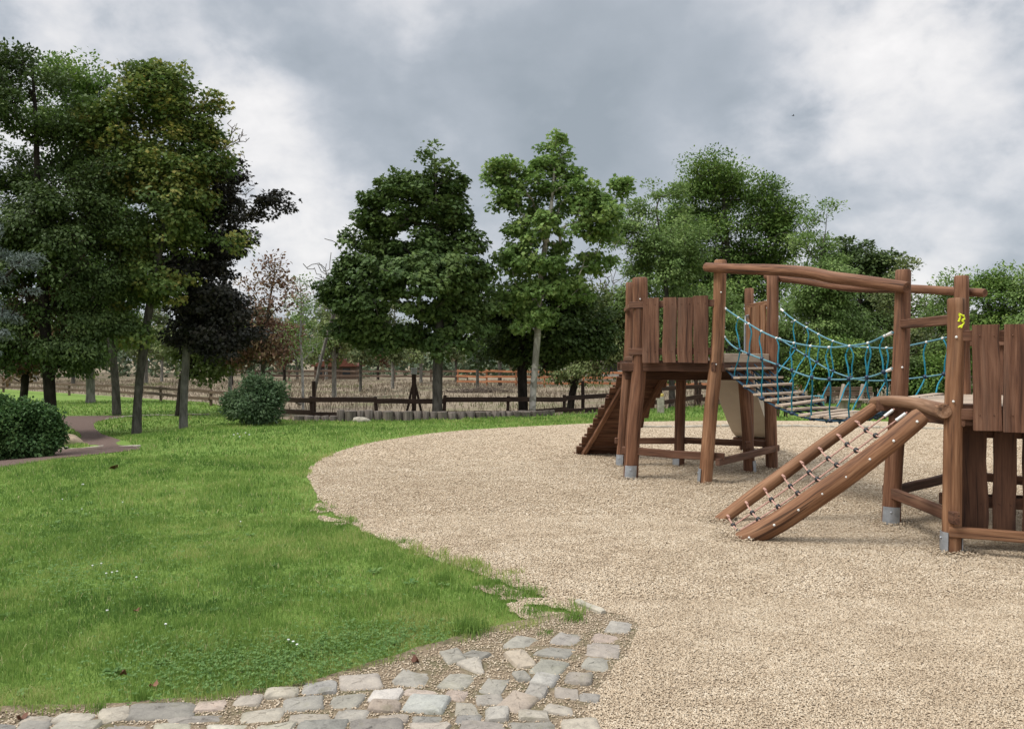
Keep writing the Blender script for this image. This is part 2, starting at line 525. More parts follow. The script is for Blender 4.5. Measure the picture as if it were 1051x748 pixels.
def build_world():
    w = bpy.data.worlds.new('World')
    SC.world = w
    w.use_nodes = True
    nt = w.node_tree
    nt.nodes.clear()
    g = N(nt)
    d = g.n('ShaderNodeTexCoord').outputs['Generated']
    sp = g.n('ShaderNodeSeparateXYZ', {0: d})
    z = sp.outputs[2]
    zz = g.math('ADD', g.math('MAXIMUM', z, 0.0), 0.24)
    px = g.math('DIVIDE', sp.outputs[0], zz)
    py = g.math('DIVIDE', sp.outputs[1], zz)
    p = g.n('ShaderNodeCombineXYZ', {0: px, 1: py, 2: 0.35}).outputs[0]
    # where the cloud deck is thick (dark) or thin (bright), by direction
    def blob(ppx, ppy, rad, amp):
        v = Vector(((ppx - CX) / FPX, 1.0, (HY - ppy) / FPX)).normalized()
        dt = g.n('ShaderNodeVectorMath', {0: d, 1: tuple(v)}, operation='DOT_PRODUCT').outputs['Value']
        s = (rad / FPX)
        e = g.math('MULTIPLY', g.math('SUBTRACT', 1.0, dt), -1.0 / (s * s))
        return g.math('MULTIPLY', g.math('POWER', 2.718, e), amp)
    acc = None
    for b in [(255, 95, 36, .30), (205, 85, 40, .10), (290, 140, 40, .18), (445, 32, 50, .24), (330, 205, 60, .10), (30, 40, 120, .10), (130, 15, 90, .03),
              (790, 128, 34, .26), (850, 122, 40, .10), (915, 72, 38, .20), (990, 15, 45, .24), (1025, 132, 30, .16), (940, 215, 60, .07), (960, 295, 40, .12),
              (700, 118, 40, .18), (590, 60, 40, .15), (870, 25, 40, .2), (620, 285, 40, .12), (500, 160, 60, .10), (300, 240, 40, .14),
              (480, 85, 90, -.25), (350, 35, 75, -.18), (560, 95, 80, -.22), (690, 55, 90, -.22), (230, 25, 60, -.16), (180, 45, 45, -.10), (330, 170, 35, -.10), (640, 150, 80, -.18), (760, 80, 50, -.14),
              (1000, 215, 60, -.14), (860, 175, 70, -.10), (1030, 75, 40, -.16), (600, 130, 70, -.14), (330, 130, 30, -.1)]:
        v = blob(*b)
        acc = v if acc is None else g.math('ADD', acc, v)
    q = g.n('ShaderNodeMapping', {'Vector': d, 'Scale': (1.0, 1.0, 1.45), 'Rotation': (0.0, math.radians(14), 0.0), 'Location': (3.1, 0.4, 1.2)}).outputs[0]
    n1 = g.noise(q, 6.0, 8, 0.52, 0.12)
    n2 = g.noise(q, 15.0, 8, 0.55, 0.2)
    f = g.math('MULTIPLY', g.math('SUBTRACT', n1, 0.5), 2.15)
    f = g.math('ADD', f, g.math('MULTIPLY', g.math('SUBTRACT', n2, 0.5), 1.2))
    wob = g.math('ADD', 1.0, g.math('ADD', g.math('MULTIPLY', g.math('SUBTRACT', n2, 0.5), 2.6), g.math('MULTIPLY', g.math('SUBTRACT', n1, 0.5), 1.6)))
    f = g.math('ADD', f, g.math('MULTIPLY', g.math('MULTIPLY', acc, wob), 1.25))
    f = g.math('MULTIPLY', g.math('ADD', f, 0.98), 0.5, clamp=True)
    c = g.ramp(f, [(0.12, (0.25, 0.282, 0.315)), (0.32, (0.315, 0.345, 0.382)), (0.45, (0.40, 0.422, 0.455)), (0.555, (0.495, 0.505, 0.528)), (0.66, (0.565, 0.565, 0.576)), (0.78, (0.63, 0.622, 0.622)), (1.0, (0.70, 0.686, 0.68))])
    # an overcast sky is about three times brighter overhead than at the horizon
    up = g.math('ADD', 1.0, g.math('MULTIPLY', g.math('MAXIMUM', g.math('SUBTRACT', z, 0.43), 0.0), SKY_UP))
    c = g.n('ShaderNodeVectorMath', {0: c, 'Scale': up}, operation='SCALE').outputs[0]
    # the clear sky behind the cloud shows through a little
    sky = g.n('ShaderNodeTexSky', sky_type='NISHITA', sun_disc=False, sun_elevation=SUN_EL, sun_rotation=SUN_AZ)
    bg1 = g.n('ShaderNodeBackground', {'Color': sky.outputs[0], 'Strength': 0.08}).outputs[0]
    bg2 = g.n('ShaderNodeBackground', {'Color': c, 'Strength': 1.0}).outputs[0]
    mx = g.n('ShaderNodeMixShader', {0: 0.92, 1: bg1, 2: bg2}).outputs[0]
    o = g.n('ShaderNodeOutputWorld')
    nt.links.new(mx, o.inputs[0])


build_world()


# ------------------------------------------------------------------ the ground
from mathutils.geometry import delaunay_2d_cdt


def smooth_poly(pts, sub=6, jit=0.0, close=False):
    P = np.asarray(pts, float)[:, :2]
    out = []
    m = len(P)
    for i in range(m - 1):
        a = P[max(i - 1, 0)]; b = P[i]; c = P[i + 1]; e = P[min(i + 2, m - 1)]
        for j in range(sub):
            t = j / sub
            q = 0.5 * ((2 * b) + (c - a) * t + (2 * a - 5 * b + 4 * c - e) * t * t + (3 * b - a - 3 * c + e) * t ** 3)
            out.append(q + RNG.normal(0, jit, 2) * min(1.0, np.linalg.norm(c - b)))
    out.append(P[-1])
    return [tuple(q) for q in out]


def sheet(name, poly, step, mat, dz, label=None, cat=None, kind='structure', zfun=None):
    P = np.asarray(poly)
    lo = P.min(0); hi = P.max(0)
    gx, gy = np.meshgrid(np.arange(lo[0], hi[0], step), np.arange(lo[1], hi[1], step))
    Q = np.stack([gx.ravel(), gy.ravel()], -1) + RNG.uniform(-0.2, 0.2, (gx.size, 2)) * step
    Q = Q[poly_inside(Q, poly) & (poly_dist(Q, poly) > step * 0.35)]
    vs = [Vector(p) for p in poly] + [Vector(q) for q in Q]
    n = len(poly)
    r = delaunay_2d_cdt(vs, [(i, (i + 1) % n) for i in range(n)], [], 1, 1e-6)
    V2 = np.array([tuple(v) for v in r[0]])
    z = th(V2) + dz
    if zfun is not None: z = z + zfun(V2)
    F = np.array([f for f in r[2] if len(f) == 3])
    a, b, c = V2[F[:, 0]], V2[F[:, 1]], V2[F[:, 2]]
    flip = ((b - a)[:, 0] * (c - a)[:, 1] - (b - a)[:, 1] * (c - a)[:, 0]) < 0
    F[flip] = F[flip][:, ::-1]
    o = obj_np(name, np.column_stack([V2, z]), [F], mat, None, None, True)
    return tag(o, label, cat, None, kind)


def ground_mat(name, fn):
    m, nt = mat_new(name); g = N(nt)
    pos = g.n('ShaderNodeNewGeometry').outputs['Position']
    fn(g, pos)
    return m


def _field(g, pos):
    n1 = g.noise(pos, 0.22, 5, 0.6); n2 = g.noise(pos, 3.0, 6, 0.65)
    c = g.ramp(n2, [(0.3, (0.155, 0.124, 0.086)), (0.7, (0.265, 0.215, 0.155))])
    c = g.mix(g.math('MULTIPLY', g.ramp(n1, [(0.5, (0, 0, 0)), (0.66, (1, 1, 1))]), 0.6), c, (0.085, 0.105, 0.035))
    g.out(g.bsdf(c, 0.95, 0.1, n2, 0.6, 0.05))


def _lawn(g, pos):
    n1 = g.noise(pos, 0.8, 5, 0.6); n2 = g.noise(pos, 14.0, 6, 0.7); n3 = g.noise(pos, 90.0, 3, 0.7)
    f = g.math('ADD', g.math('MULTIPLY', n2, 0.5), g.math('MULTIPLY', n3, 0.5))
    c = g.ramp(f, [(0.32, (0.068, 0.120, 0.026)), (0.55, (0.155, 0.240, 0.052)), (0.72, (0.24, 0.32, 0.082))])
    c = g.mix(g.math('MULTIPLY', g.ramp(n1, [(0.45, (0, 0, 0)), (0.7, (1, 1, 1))]), 0.5), c, (0.165, 0.225, 0.05))
    g.out(g.bsdf(c, 0.9, 0.1, f, 0.8, 0.03))


def _gravel(g, pos):
    v = g.n('ShaderNodeTexVoronoi', {'Vector': pos, 'Scale': 75.0, 'Randomness': 1.0})
    sp = g.n('ShaderNodeSeparateColor', {0: v.outputs['Color']}).outputs[0]
    v2 = g.n('ShaderNodeTexVoronoi', {'Vector': pos, 'Scale': 30.0, 'Randomness': 1.0})
    sp2 = g.n('ShaderNodeSeparateColor', {0: v2.outputs['Color']}).outputs[0]
    n1 = g.noise(pos, 1.1, 5, 0.6); n2 = g.noise(pos, 9.0, 4, 0.6)
    f = g.math('ADD', g.math('MULTIPLY', sp, 0.5), g.math('MULTIPLY', sp2, 0.3))
    f = g.math('ADD', f, g.math('MULTIPLY', n2, 0.2))
    c = g.ramp(f, [(0.0, (0.215, 0.158, 0.106)), (0.3, (0.35, 0.27, 0.185)), (0.62, (0.48, 0.39, 0.28)), (1.0, (0.62, 0.54, 0.425))])
    c = g.mix(g.math('MULTIPLY', g.ramp(n1, [(0.42, (0, 0, 0)), (0.7, (1, 1, 1))]), 0.28), c, (0.30, 0.215, 0.15))
    h = g.math('SUBTRACT', g.math('MULTIPLY', n2, 0.6), v.outputs['Distance'])
    g.out(g.bsdf(c, 0.95, 0.1, h, 0.7, 0.012))


def _path(g, pos):
    n1 = g.noise(pos, 1.4, 5, 0.6); n2 = g.noise(pos, 28.0, 6, 0.7)
    c = g.ramp(n2, [(0.3, (0.085, 0.058, 0.048)), (0.7, (0.185, 0.135, 0.115))])
    c = g.mix(g.math('MULTIPLY', n1, 0.4), c, (0.10, 0.07, 0.055))
    g.out(g.bsdf(c, 0.95, 0.1, n2, 0.8, 0.02))


def _soil(g, pos):
    n1 = g.noise(pos, 6.0, 5, 0.6); n2 = g.noise(pos, 60.0, 6, 0.7)
    c = g.ramp(n2, [(0.3, (0.11, 0.082, 0.054)), (0.5, (0.215, 0.165, 0.112)), (0.75, (0.40, 0.325, 0.23))])
    c = g.mix(g.math('MULTIPLY', g.ramp(n1, [(0.45, (0, 0, 0)), (0.65, (1, 1, 1))]), 0.6), c, (0.085, 0.090, 0.040))
    g.out(g.bsdf(c, 0.95, 0.1, n2, 0.8, 0.015))


M['field'] = ground_mat('dry_field', _field)
M['lawn'] = ground_mat('lawn_turf', _lawn)
M['gravel'] = ground_mat('gravel_surface', _gravel)
M['path'] = ground_mat('brown_path', _path)
M['soil'] = ground_mat('gravelly_soil', _soil)

# one sheet out to the horizon, fine near the camera
ax = np.concatenate([-np.geomspace(2500, 42, 16), np.arange(-40, 40.1, 0.45), np.geomspace(42, 2500, 16)])
ay = np.concatenate([-np.geomspace(300, 6, 8), np.arange(-5, 62, 0.45), np.geomspace(63, 3500, 24)])
gx, gy = np.meshgrid(ax, ay)
GP = np.stack([gx.ravel(), gy.ravel()], -1)
gz = th(GP)
far = np.clip((GP[:, 1] - 30) / 40, 0, 1)
gz = gz + far * 0.10 * vnoise(GP[:, 0], GP[:, 1], 9, 5)
nx, ny = len(ax), len(ay)
idx = np.arange(nx * ny).reshape(ny, nx)
quads = np.stack([idx[:-1, :-1], idx[:-1, 1:], idx[1:, 1:], idx[1:, :-1]], -1).reshape(-1, 4)
tag(obj_np('ground', np.column_stack([GP, gz]), [quads], M['field'], None, None, True), 'dry brown field of withered grass behind the dark rail fence', 'field', None, 'structure')

LAWN = [(-60, -8), (-60, 60), (-36, 56), (-15, 38.5), (-9.5, 30), (-6.4, 24.0), (-5.9, 20.95), (-3.2, 21.2), (0, 22.4), (1.2, 23.5), (3.6, 25.5), (8, 28.5), (30, 33), (60, 33), (60, -8)]
sheet('lawn', LAWN, 0.5, M['lawn'], 0.012, 'short green lawn around the pale gravel circle', 'lawn')

EDGE_PX = [(-900, 800), (-400, 768), (-100, 742), (0, 735), (100, 732), (200, 725), (300, 712), (352, 698), (400, 684), (455, 667), (500, 655), (560, 641), (596, 634), (588, 629), (575, 622), (530, 606),
           (480, 588), (430, 570), (380, 551), (345, 530), (324, 508), (317, 490), (327, 475), (352, 463), (400, 452), (470, 443), (560, 437.5), (640, 434), (740, 432.5), (850, 432.5),
           (960, 434), (1051, 437), (1200, 444), (1500, 470)]
edge = smooth_poly([gp(*p)[:2] for p in EDGE_PX], 6, 0.012)
GRAVEL = [(-20, -8), (-20, edge[0][1])] + edge + [(22, 10), (22, -8)]
def pxedge(p):
    w = {(530, 606): (462, 626), (480, 588): (410, 612), (430, 570): (366, 592), (380, 551): (330, 568), (345, 530): (314, 540), (575, 622): (500, 634), (588, 629): (516, 640), (596, 634): (540, 642)}
    return w.get(p, p)
edge2 = smooth_poly([gp(*pxedge(p))[:2] for p in EDGE_PX], 8, 0.05)
GSHEET = [(-20, -8), (-20, edge2[0][1])] + edge2 + [(22, 10), (22, -8)]
sheet('gravel_bed', GRAVEL, 0.4, M['gravel'], 0.022, 'round bed of pale tan gravel under the climbing frame', 'gravel bed')

PATH1 = [(-300, 560), (-120, 508), (0, 481), (60, 471.5), (110, 466), (145, 462), (140, 459.5), (70, 461), (0, 468), (-120, 484), (-300, 508)]
PATH2 = [(100, 462), (138, 459.6), (122, 452), (104, 446), (97, 440), (96, 435), (112, 430), (128, 428.2), (128, 427), (64, 427.5), (62, 432), (72, 440), (84, 448), (80, 455)]
P1 = [tuple(gp(*p)[:2]) for p in PATH1]
P2 = [tuple(gp(*p)[:2]) for p in PATH2]
sheet('path', P1, 0.4, M['path'], 0.020, 'brown trodden path along the edge of the lawn', 'path')
sheet('path', P2, 0.4, M['path'], 0.024, 'brown branch of the path winding off between the trees', 'path')


# ------------------------------------------------------------------ cobbles at the near edge (zoom coordinates: px = x/1.592, py = 560 + y/1.592)
COB = [(265, 281, 102, 26, 'k', -5), (345, 272, 46, 17, 'p', -4), (187, 286, 44, 24, 'b', -20), (120, 294, 58, 14, 'b', -2), (405, 262, 44, 19, 'b', -5), (460, 252, 52, 14, 'b', -4), (495, 269, 62, 21, 'g', -4),
       (522, 242, 54, 20, 's', -6), (588, 233, 66, 23, 'q', -4), (565, 264, 52, 21, 'g', 0), (630, 255, 50, 18, 'w', 0), (628, 274, 50, 15, 'p', 0), (675, 225, 58, 26, 'g', 6), (684, 250, 54, 12, 'p', 8), (697, 270, 66, 26, 'w', 4),
       (748, 230, 48, 27, 'g', 8), (745, 254, 36, 17, 'p', 6), (740, 190, 34, 20, 'g', -10), (775, 208, 44, 22, 'c', -14), (778, 187, 40, 12, 'g', 14), (765, 276, 42, 24, 'q', 0), (808, 238, 40, 26, 'g', 8),
       (800, 260, 46, 20, 'g', -4), (846, 268, 48, 27, 'p', 14), (812, 286, 38, 22, 'g', 0), (765, 295, 42, 14, 's', 2), (698, 295, 52, 12, 's', 0), (640, 293, 54, 13, 'b', 0), (573, 288, 55, 20, 'g', 2), (505, 292, 68, 16, 'b', 0),
       (428, 288, 68, 20, 'b', -6), (322, 294, 92, 11, 'k', -4), (853, 167, 44, 21, 'g', 10), (850, 195, 36, 26, 'p', -10), (906, 181, 58, 20, 'k', 12), (927, 161, 44, 19, 'g', 8), (897, 209, 50, 23, 'g', 10),
       (890, 230, 38, 17, 'w', 12), (945, 226, 44, 19, 'q', 10), (975, 200, 44, 24, 'g', 10), (984, 179, 56, 22, 'q', 8), (1012, 141, 38, 18, 'g', 10), (990, 160, 44, 14, 'p', 8), (852, 222, 25, 18, 'g', -8),
       (876, 250, 34, 18, 'g', 10), (926, 251, 40, 17, 'q', 10), (872, 290, 48, 14, 'b', 4), (915, 279, 48, 15, 'q', 8), (962, 258, 36, 15, 'g', 12), (60, 296, 50, 12, 'b', -3)]
for r in range(5):           # the path carries on below the picture
    yy = 312 + r * 27 + r * r * 2
    xx = -80 + RNG.uniform(0, 40)
    while xx < 960:
        w = RNG.uniform(58, 92)
        COB.append((xx + w / 2, yy + RNG.normal(0, 2) - xx * 0.004, w - 9, 24 + r * 2, random.choice('kbgqpsgbc'), RNG.normal(-2, 3)))
        xx += w
CC = {'k': (0.13, 0.125, 0.125), 'g': (0.265, 0.255, 0.228), 'b': (0.36, 0.325, 0.255), 'p': (0.41, 0.31, 0.25), 'q': (0.285, 0.25, 0.215), 'w': (0.50, 0.49, 0.46), 's': (0.15, 0.155, 0.16), 'c': (0.48, 0.44, 0.36)}


def cob_mat():
    m, nt = mat_new('cobble_stone'); g = N(nt)
    a = g.n('ShaderNodeAttribute', attribute_name='tint').outputs['Vector']
    pos = g.n('ShaderNodeNewGeometry').outputs['Position']
    n1 = g.noise(pos, 16, 5, 0.65); n2 = g.noise(pos, 120, 4, 0.7)
    f = g.math('ADD', g.math('MULTIPLY', n1, 0.8), g.math('MULTIPLY', n2, 0.5))
    k = g.ramp(f, [(0.4, (0.55, 0.55, 0.55)), (0.64, (1.0, 1.0, 1.0)), (0.85, (1.25, 1.25, 1.22))])
    c = g.mix(1.0, a, k, 'MULTIPLY')
    moss = g.ramp(g.noise(pos, 7, 4, 0.6), [(0.56, (0, 0, 0)), (0.68, (1, 1, 1))])
    c = g.mix(g.math('MULTIPLY', moss, 0.35), c, (0.12, 0.115, 0.06))
    g.out(g.bsdf(c, 0.85, 0.2, f, 0.8, 0.006))
    return m


mb = MB(); tints = []
stone_xy = []
for (x, y, w, h, key, rot) in COB:
    px, py = x / 1.592, 560 + y / 1.592
    c = gp(px, py)
    Y = c[1]
    hw = w / 1.592 * Y / FPX / 2 * 1.05
    hd = h / 1.592 * Y * Y / (FPX * CAMZ) / 2 * 1.06
    rr = -math.radians(rot) * 1.8
    k = 20
    a = np.linspace(0, 2 * np.pi, k, endpoint=False) + RNG.uniform(0, 0.3)
    pw = 0.20 + RNG.uniform(-0.05, 0.14)
    ux = np.sign(np.cos(a)) * np.abs(np.cos(a)) ** pw
    uy = np.sign(np.sin(a)) * np.abs(np.sin(a)) ** pw
    j = 1 + RNG.normal(0, 0.03, k)
    if key == 'c': ux = ux * (0.62 + 0.38 * np.sign(uy) * np.abs(uy))
    ux = (ux + uy * RNG.normal(0, 0.10)) * j * hw; uy = (uy + ux / hw * RNG.normal(0, 0.06)) * j * hd
    X = ux * math.cos(rr) - uy * math.sin(rr); Yy = ux * math.sin(rr) + uy * math.cos(rr)
    top = c[2] + 0.031 + RNG.uniform(-0.004, 0.014)
    tlt = RNG.normal(0, 0.05, 2)
    rings = []
    for s, dz in ((1.05, -0.06), (1.02, -0.018), (0.975, -0.006), (0.90, 0.0), (0.55, 0.005), (0.18, 0.006)):
        zz = top + dz + (X * s) * tlt[0] + (Yy * s) * tlt[1] + RNG.normal(0, 0.0022, k) * (s < 1.0)
        rings.append(np.stack([c[0] + X * s, c[1] + Yy * s, zz], -1))
    mb.loft(rings)
    tc = (np.array(CC[key]) * 0.45 + np.array([0.255, 0.228, 0.188]) * 0.55) * (1 + RNG.normal(0, 0.10)) * (1 + RNG.normal(0, 0.012, 3))
    tints.append(np.repeat(tc[None], 6 * k, 0))
    stone_xy.append((c[0], c[1], max(hw, 0.04), max(hd, 0.04)))
V = np.concatenate(mb.V)
obj = obj_np('cobblestone_path', V, [np.concatenate(f) for f in mb.F.values()], cob_mat(), None, {'tint': ('FLOAT_VECTOR', np.concatenate(tints))})
obj.data.polygons.foreach_set('use_smooth', np.ones(len(obj.data.polygons), bool))
try:
    obj.data.set_sharp_from_angle(angle=math.radians(38))
except Exception:
    pass
tag(obj, 'worn path of mixed grey and pink cobbles along the lawn edge', 'cobble path', None, 'structure')
stone_xy = np.array(stone_xy)

# bare gravelly soil that the cobbles are bedded in
SOIL_PX = [(-900, 796), (-400, 764), (-100, 738), (0, 730), (100, 727), (200, 720), (300, 707), (352, 693), (400, 678), (455, 661), (500, 648), (560, 636), (620, 632), (655, 645), (640, 680), (612, 715), (600, 760), (640, 900), (600, 1200), (-900, 1200)]
soil = smooth_poly([gp(*p)[:2] for p in SOIL_PX], 4, 0.02)
sheet('cobble_bedding_ground', soil, 0.25, M['soil'], 0.026, 'gravelly soil between and around the cobbles', 'soil')

# the kerb stones along the path and far side of the gravel
def kerb(name, pts, w, h, label, cat='edging'):
    m_ = MB()
    P = [gp(*p) for p in pts]
    for a, b in zip(P[:-1], P[1:]):
        n = max(1, int(np.linalg.norm(b - a) / 0.8))
        for i in range(n):
            p = a + (b - a) * (i + 0.02) / n; q = a + (b - a) * (i + 0.98) / n
            p = np.array([p[0], p[1], tz(p[0], p[1]) + h / 2 - 0.02 + RNG.normal(0, 0.01)]); q = np.array([q[0], q[1], tz(q[0], q[1]) + h / 2 - 0.02 + RNG.normal(0, 0.01)])
            m_.board(p, q, w * RNG.uniform(0.8, 1.2), h, (0, 0, 1), 0.02, 3, 0.015)
    return tag(m_.build(name, M['kerb']), label, cat, None, 'structure')


kerb('path_kerb', [(-160, 486), (0, 468.5), (70, 461.5), (145, 459.5)], 0.07, 0.06, 'pale stone edging along the brown path beside the boulder')
kerb('path_kerb', [(108, 431), (140, 427.5), (215, 426)], 0.10, 0.08, 'pale stone edging between the two strips of lawn under the trees')
kerb('gravel_kerb', [(640, 440), (740, 439), (850, 439), (960, 441), (1051, 444), (1200, 452)], 0.10, 0.09, 'thin wooden edging along the far side of the gravel')


# ------------------------------------------------------------------ gravel stones, grass
def in_view(P, m=0.4):
    return (np.abs(P[:, 0]) < 0.655 * P[:, 1] + m) & (P[:, 1] > 3.0)


def scatter(n, y0, y1, m=0.4):
    """n points, even over the ground, inside the view between two depths"""
    y = np.sqrt(RNG.uniform(y0 * y0, y1 * y1, n))
    x = RNG.uniform(-1, 1, n) * (0.655 * y + m)
    return np.stack([x, y], -1)


def bare_patch(P, d):
    b_ = vnoise(P[:, 0] + 0.5 * P[:, 1], P[:, 1], 0.26, 61) + 0.5 * vnoise(P[:, 0], P[:, 1], 0.10, 62)
    return poly_inside(P, GSHEET) & (d > 0) & (b_ > 0.02 + 2.6 * d)


def pebbles():
    P = []; S = []
    for n, y0, y1, s in ((300000, 3.2, 5.2, 0.62), (260000, 5.2, 8.0, 0.85), (190000, 8.0, 12.5, 1.12), (110000, 11.0, 21.0, 1.35)):
        Q = scatter(n, y0, y1)
        Q = Q[RNG.random(len(Q)) < (np.clip((21 - Q[:, 1]) / 8, 0, 1) if y1 > 20 else 1)]
        P.append(Q); S.append(np.full(len(Q), s))
    P = np.concatenate(P); S = np.concatenate(S)
    ins = poly_inside(P, GRAVEL)
    de = poly_dist(P, GRAVEL)
    soil_in = poly_inside(P, soil)
    keep = ins & (~soil_in | (RNG.random(len(P)) < 0.20))
    # a few stones kicked out into the grass
    keep |= bare_patch(P, np.where(ins, -1, 1) * de) & ~soil_in
    P = P[keep]; S = S[keep]; soil_in = soil_in[keep]
    # none on top of the cobbles
    near = P[:, 1] < 5.4
    bad = np.zeros(len(P), bool)
    for (x, y, hw, hd) in stone_xy:
        bad |= near & (np.abs(P[:, 0] - x) < hw * 0.9) & (np.abs(P[:, 1] - y) < hd * 0.85)
    P = P[~bad]; S = S[~bad]; soil_in = soil_in[~bad]
    # stones kicked up into low heaps round the feet of the posts
    hp_ = []
    for bx, by in ((1.57, 10.52), (1.64, 11.8), (2.47, 10.1), (2.52, 11.8), (3.34, 11.06), (3.78, 11.45), (3.65, 7.61), (3.60, 6.47), (4.91, 8.6), (1.98, 7.74), (2.0, 6.98)):
        q = RNG.normal(0, 0.11, (420, 2)) + np.array([bx, by]); hp_.append(q)
    hp_ = np.concatenate(hp_); heap = np.concatenate([np.zeros(len(P)), np.full(len(hp_), 1.0)])
    hd = np.concatenate([np.zeros(len(P)), np.tile(1.0, len(hp_))])
    P = np.concatenate([P, hp_]); S = np.concatenate([S, np.full(len(hp_), 1.1)]); soil_in = np.concatenate([soil_in, np.zeros(len(hp_), bool)])
    n = len(P)
    base = np.array([[1, 0, 0], [0, 1, 0], [-1, 0, 0], [0, -1, 0], [0, 0, 1], [0, 0, -1]], float)
    base[:4, 2] += 0.15
    tri = np.array([[0, 1, 4], [1, 2, 4], [2, 3, 4], [3, 0, 4], [1, 0, 5], [2, 1, 5], [3, 2, 5], [0, 3, 5]])
    sc = np.stack([RNG.uniform(0.0075, 0.0165, n), RNG.uniform(0.0045, 0.009, n), RNG.uniform(0.003, 0.0065, n)], -1) * S[:, None]
    sc *= np.where(RNG.random(n) < 0.04, 1.5, 1.0)[:, None]
    v = base[None] * (1 + RNG.normal(0, 0.18, (n, 6, 3))) * sc[:, None]
    a = RNG.uniform(0, 6.283, n); ti = RNG.normal(0, 0.35, n)
    # tilt about y, then turn about z
    x = v[..., 0] * np.cos(ti)[:, None] + v[..., 2] * np.sin(ti)[:, None]
    z = -v[..., 0] * np.sin(ti)[:, None] + v[..., 2] * np.cos(ti)[:, None]
    y = v[..., 1]
    X = x * np.cos(a)[:, None] - y * np.sin(a)[:, None] + P[:, 0:1]
    Yv = x * np.sin(a)[:, None] + y * np.cos(a)[:, None] + P[:, 1:2]
    Z = z + (th(P) + np.where(soil_in, 0.028, 0.025) + RNG.uniform(0, 0.005, n) * S + heap * RNG.uniform(0, 0.028, n))[:, None]
    V = np.stack([X, Yv, Z], -1).reshape(-1, 3)
    F = (tri[None] + 6 * np.arange(n)[:, None, None]).reshape(-1, 3)
    patch = 0.10 * vnoise(P[:, 0], P[:, 1], 0.7, 8) + 0.16 * vnoise(P[:, 0] * 0.6, P[:, 1], 0.11, 9)
    r = np.clip(0.08 + 0.92 * RNG.beta(2.6, 2.2, n) + patch * 0.8, 0.08, 1)
    r = np.where(RNG.random(n) < 0.006, 0.0, r)
    o = obj_np('gravel', V, [F], LF['stone'], None, {'rnd': ('FLOAT', np.repeat(r, 6))}, True)
    tag(o, 'loose tan gravel stones lying on the play area', 'gravel', None, 'stuff')


pebbles()


def blades(P, h, w, mat, name, label, cat, col=None, lean=0.45, z0=0.012):
    n = len(P)
    a = RNG.uniform(0, 6.283, n)
    sx, sy = np.cos(a), np.sin(a)
    b = RNG.uniform(0, 6.283, n)
    ln = np.abs(RNG.normal(0, lean, n)) * h
    lx, ly = np.cos(b) * ln, np.sin(b) * ln
    z = th(P) + z0
    V = np.zeros((n, 5, 3))
    V[:, 0] = np.stack([P[:, 0] - sx * w / 2, P[:, 1] - sy * w / 2, z - 0.01], -1)
    V[:, 1] = np.stack([P[:, 0] + sx * w / 2, P[:, 1] + sy * w / 2, z - 0.01], -1)
    mx, my, mz = P[:, 0] + lx * 0.35, P[:, 1] + ly * 0.35, z + h * 0.55
    V[:, 2] = np.stack([mx + sx * w * 0.42, my + sy * w * 0.42, mz], -1)
    V[:, 3] = np.stack([mx - sx * w * 0.42, my - sy * w * 0.42, mz], -1)
    V[:, 4] = np.stack([P[:, 0] + lx, P[:, 1] + ly, z + h * np.clip(1 - 0.35 * (ln / h) ** 2, 0.3, 1)], -1)
    i = 5 * np.arange(n)[:, None]
    q = i + np.array([[0, 1, 2, 3]]); t = i + np.array([[3, 2, 4]])
    o = obj_np(name, V.reshape(-1, 3), [q, t], mat, None, {'rnd': ('FLOAT', np.repeat(col, 5))}, True)
    return tag(o, label, cat, None, 'stuff')


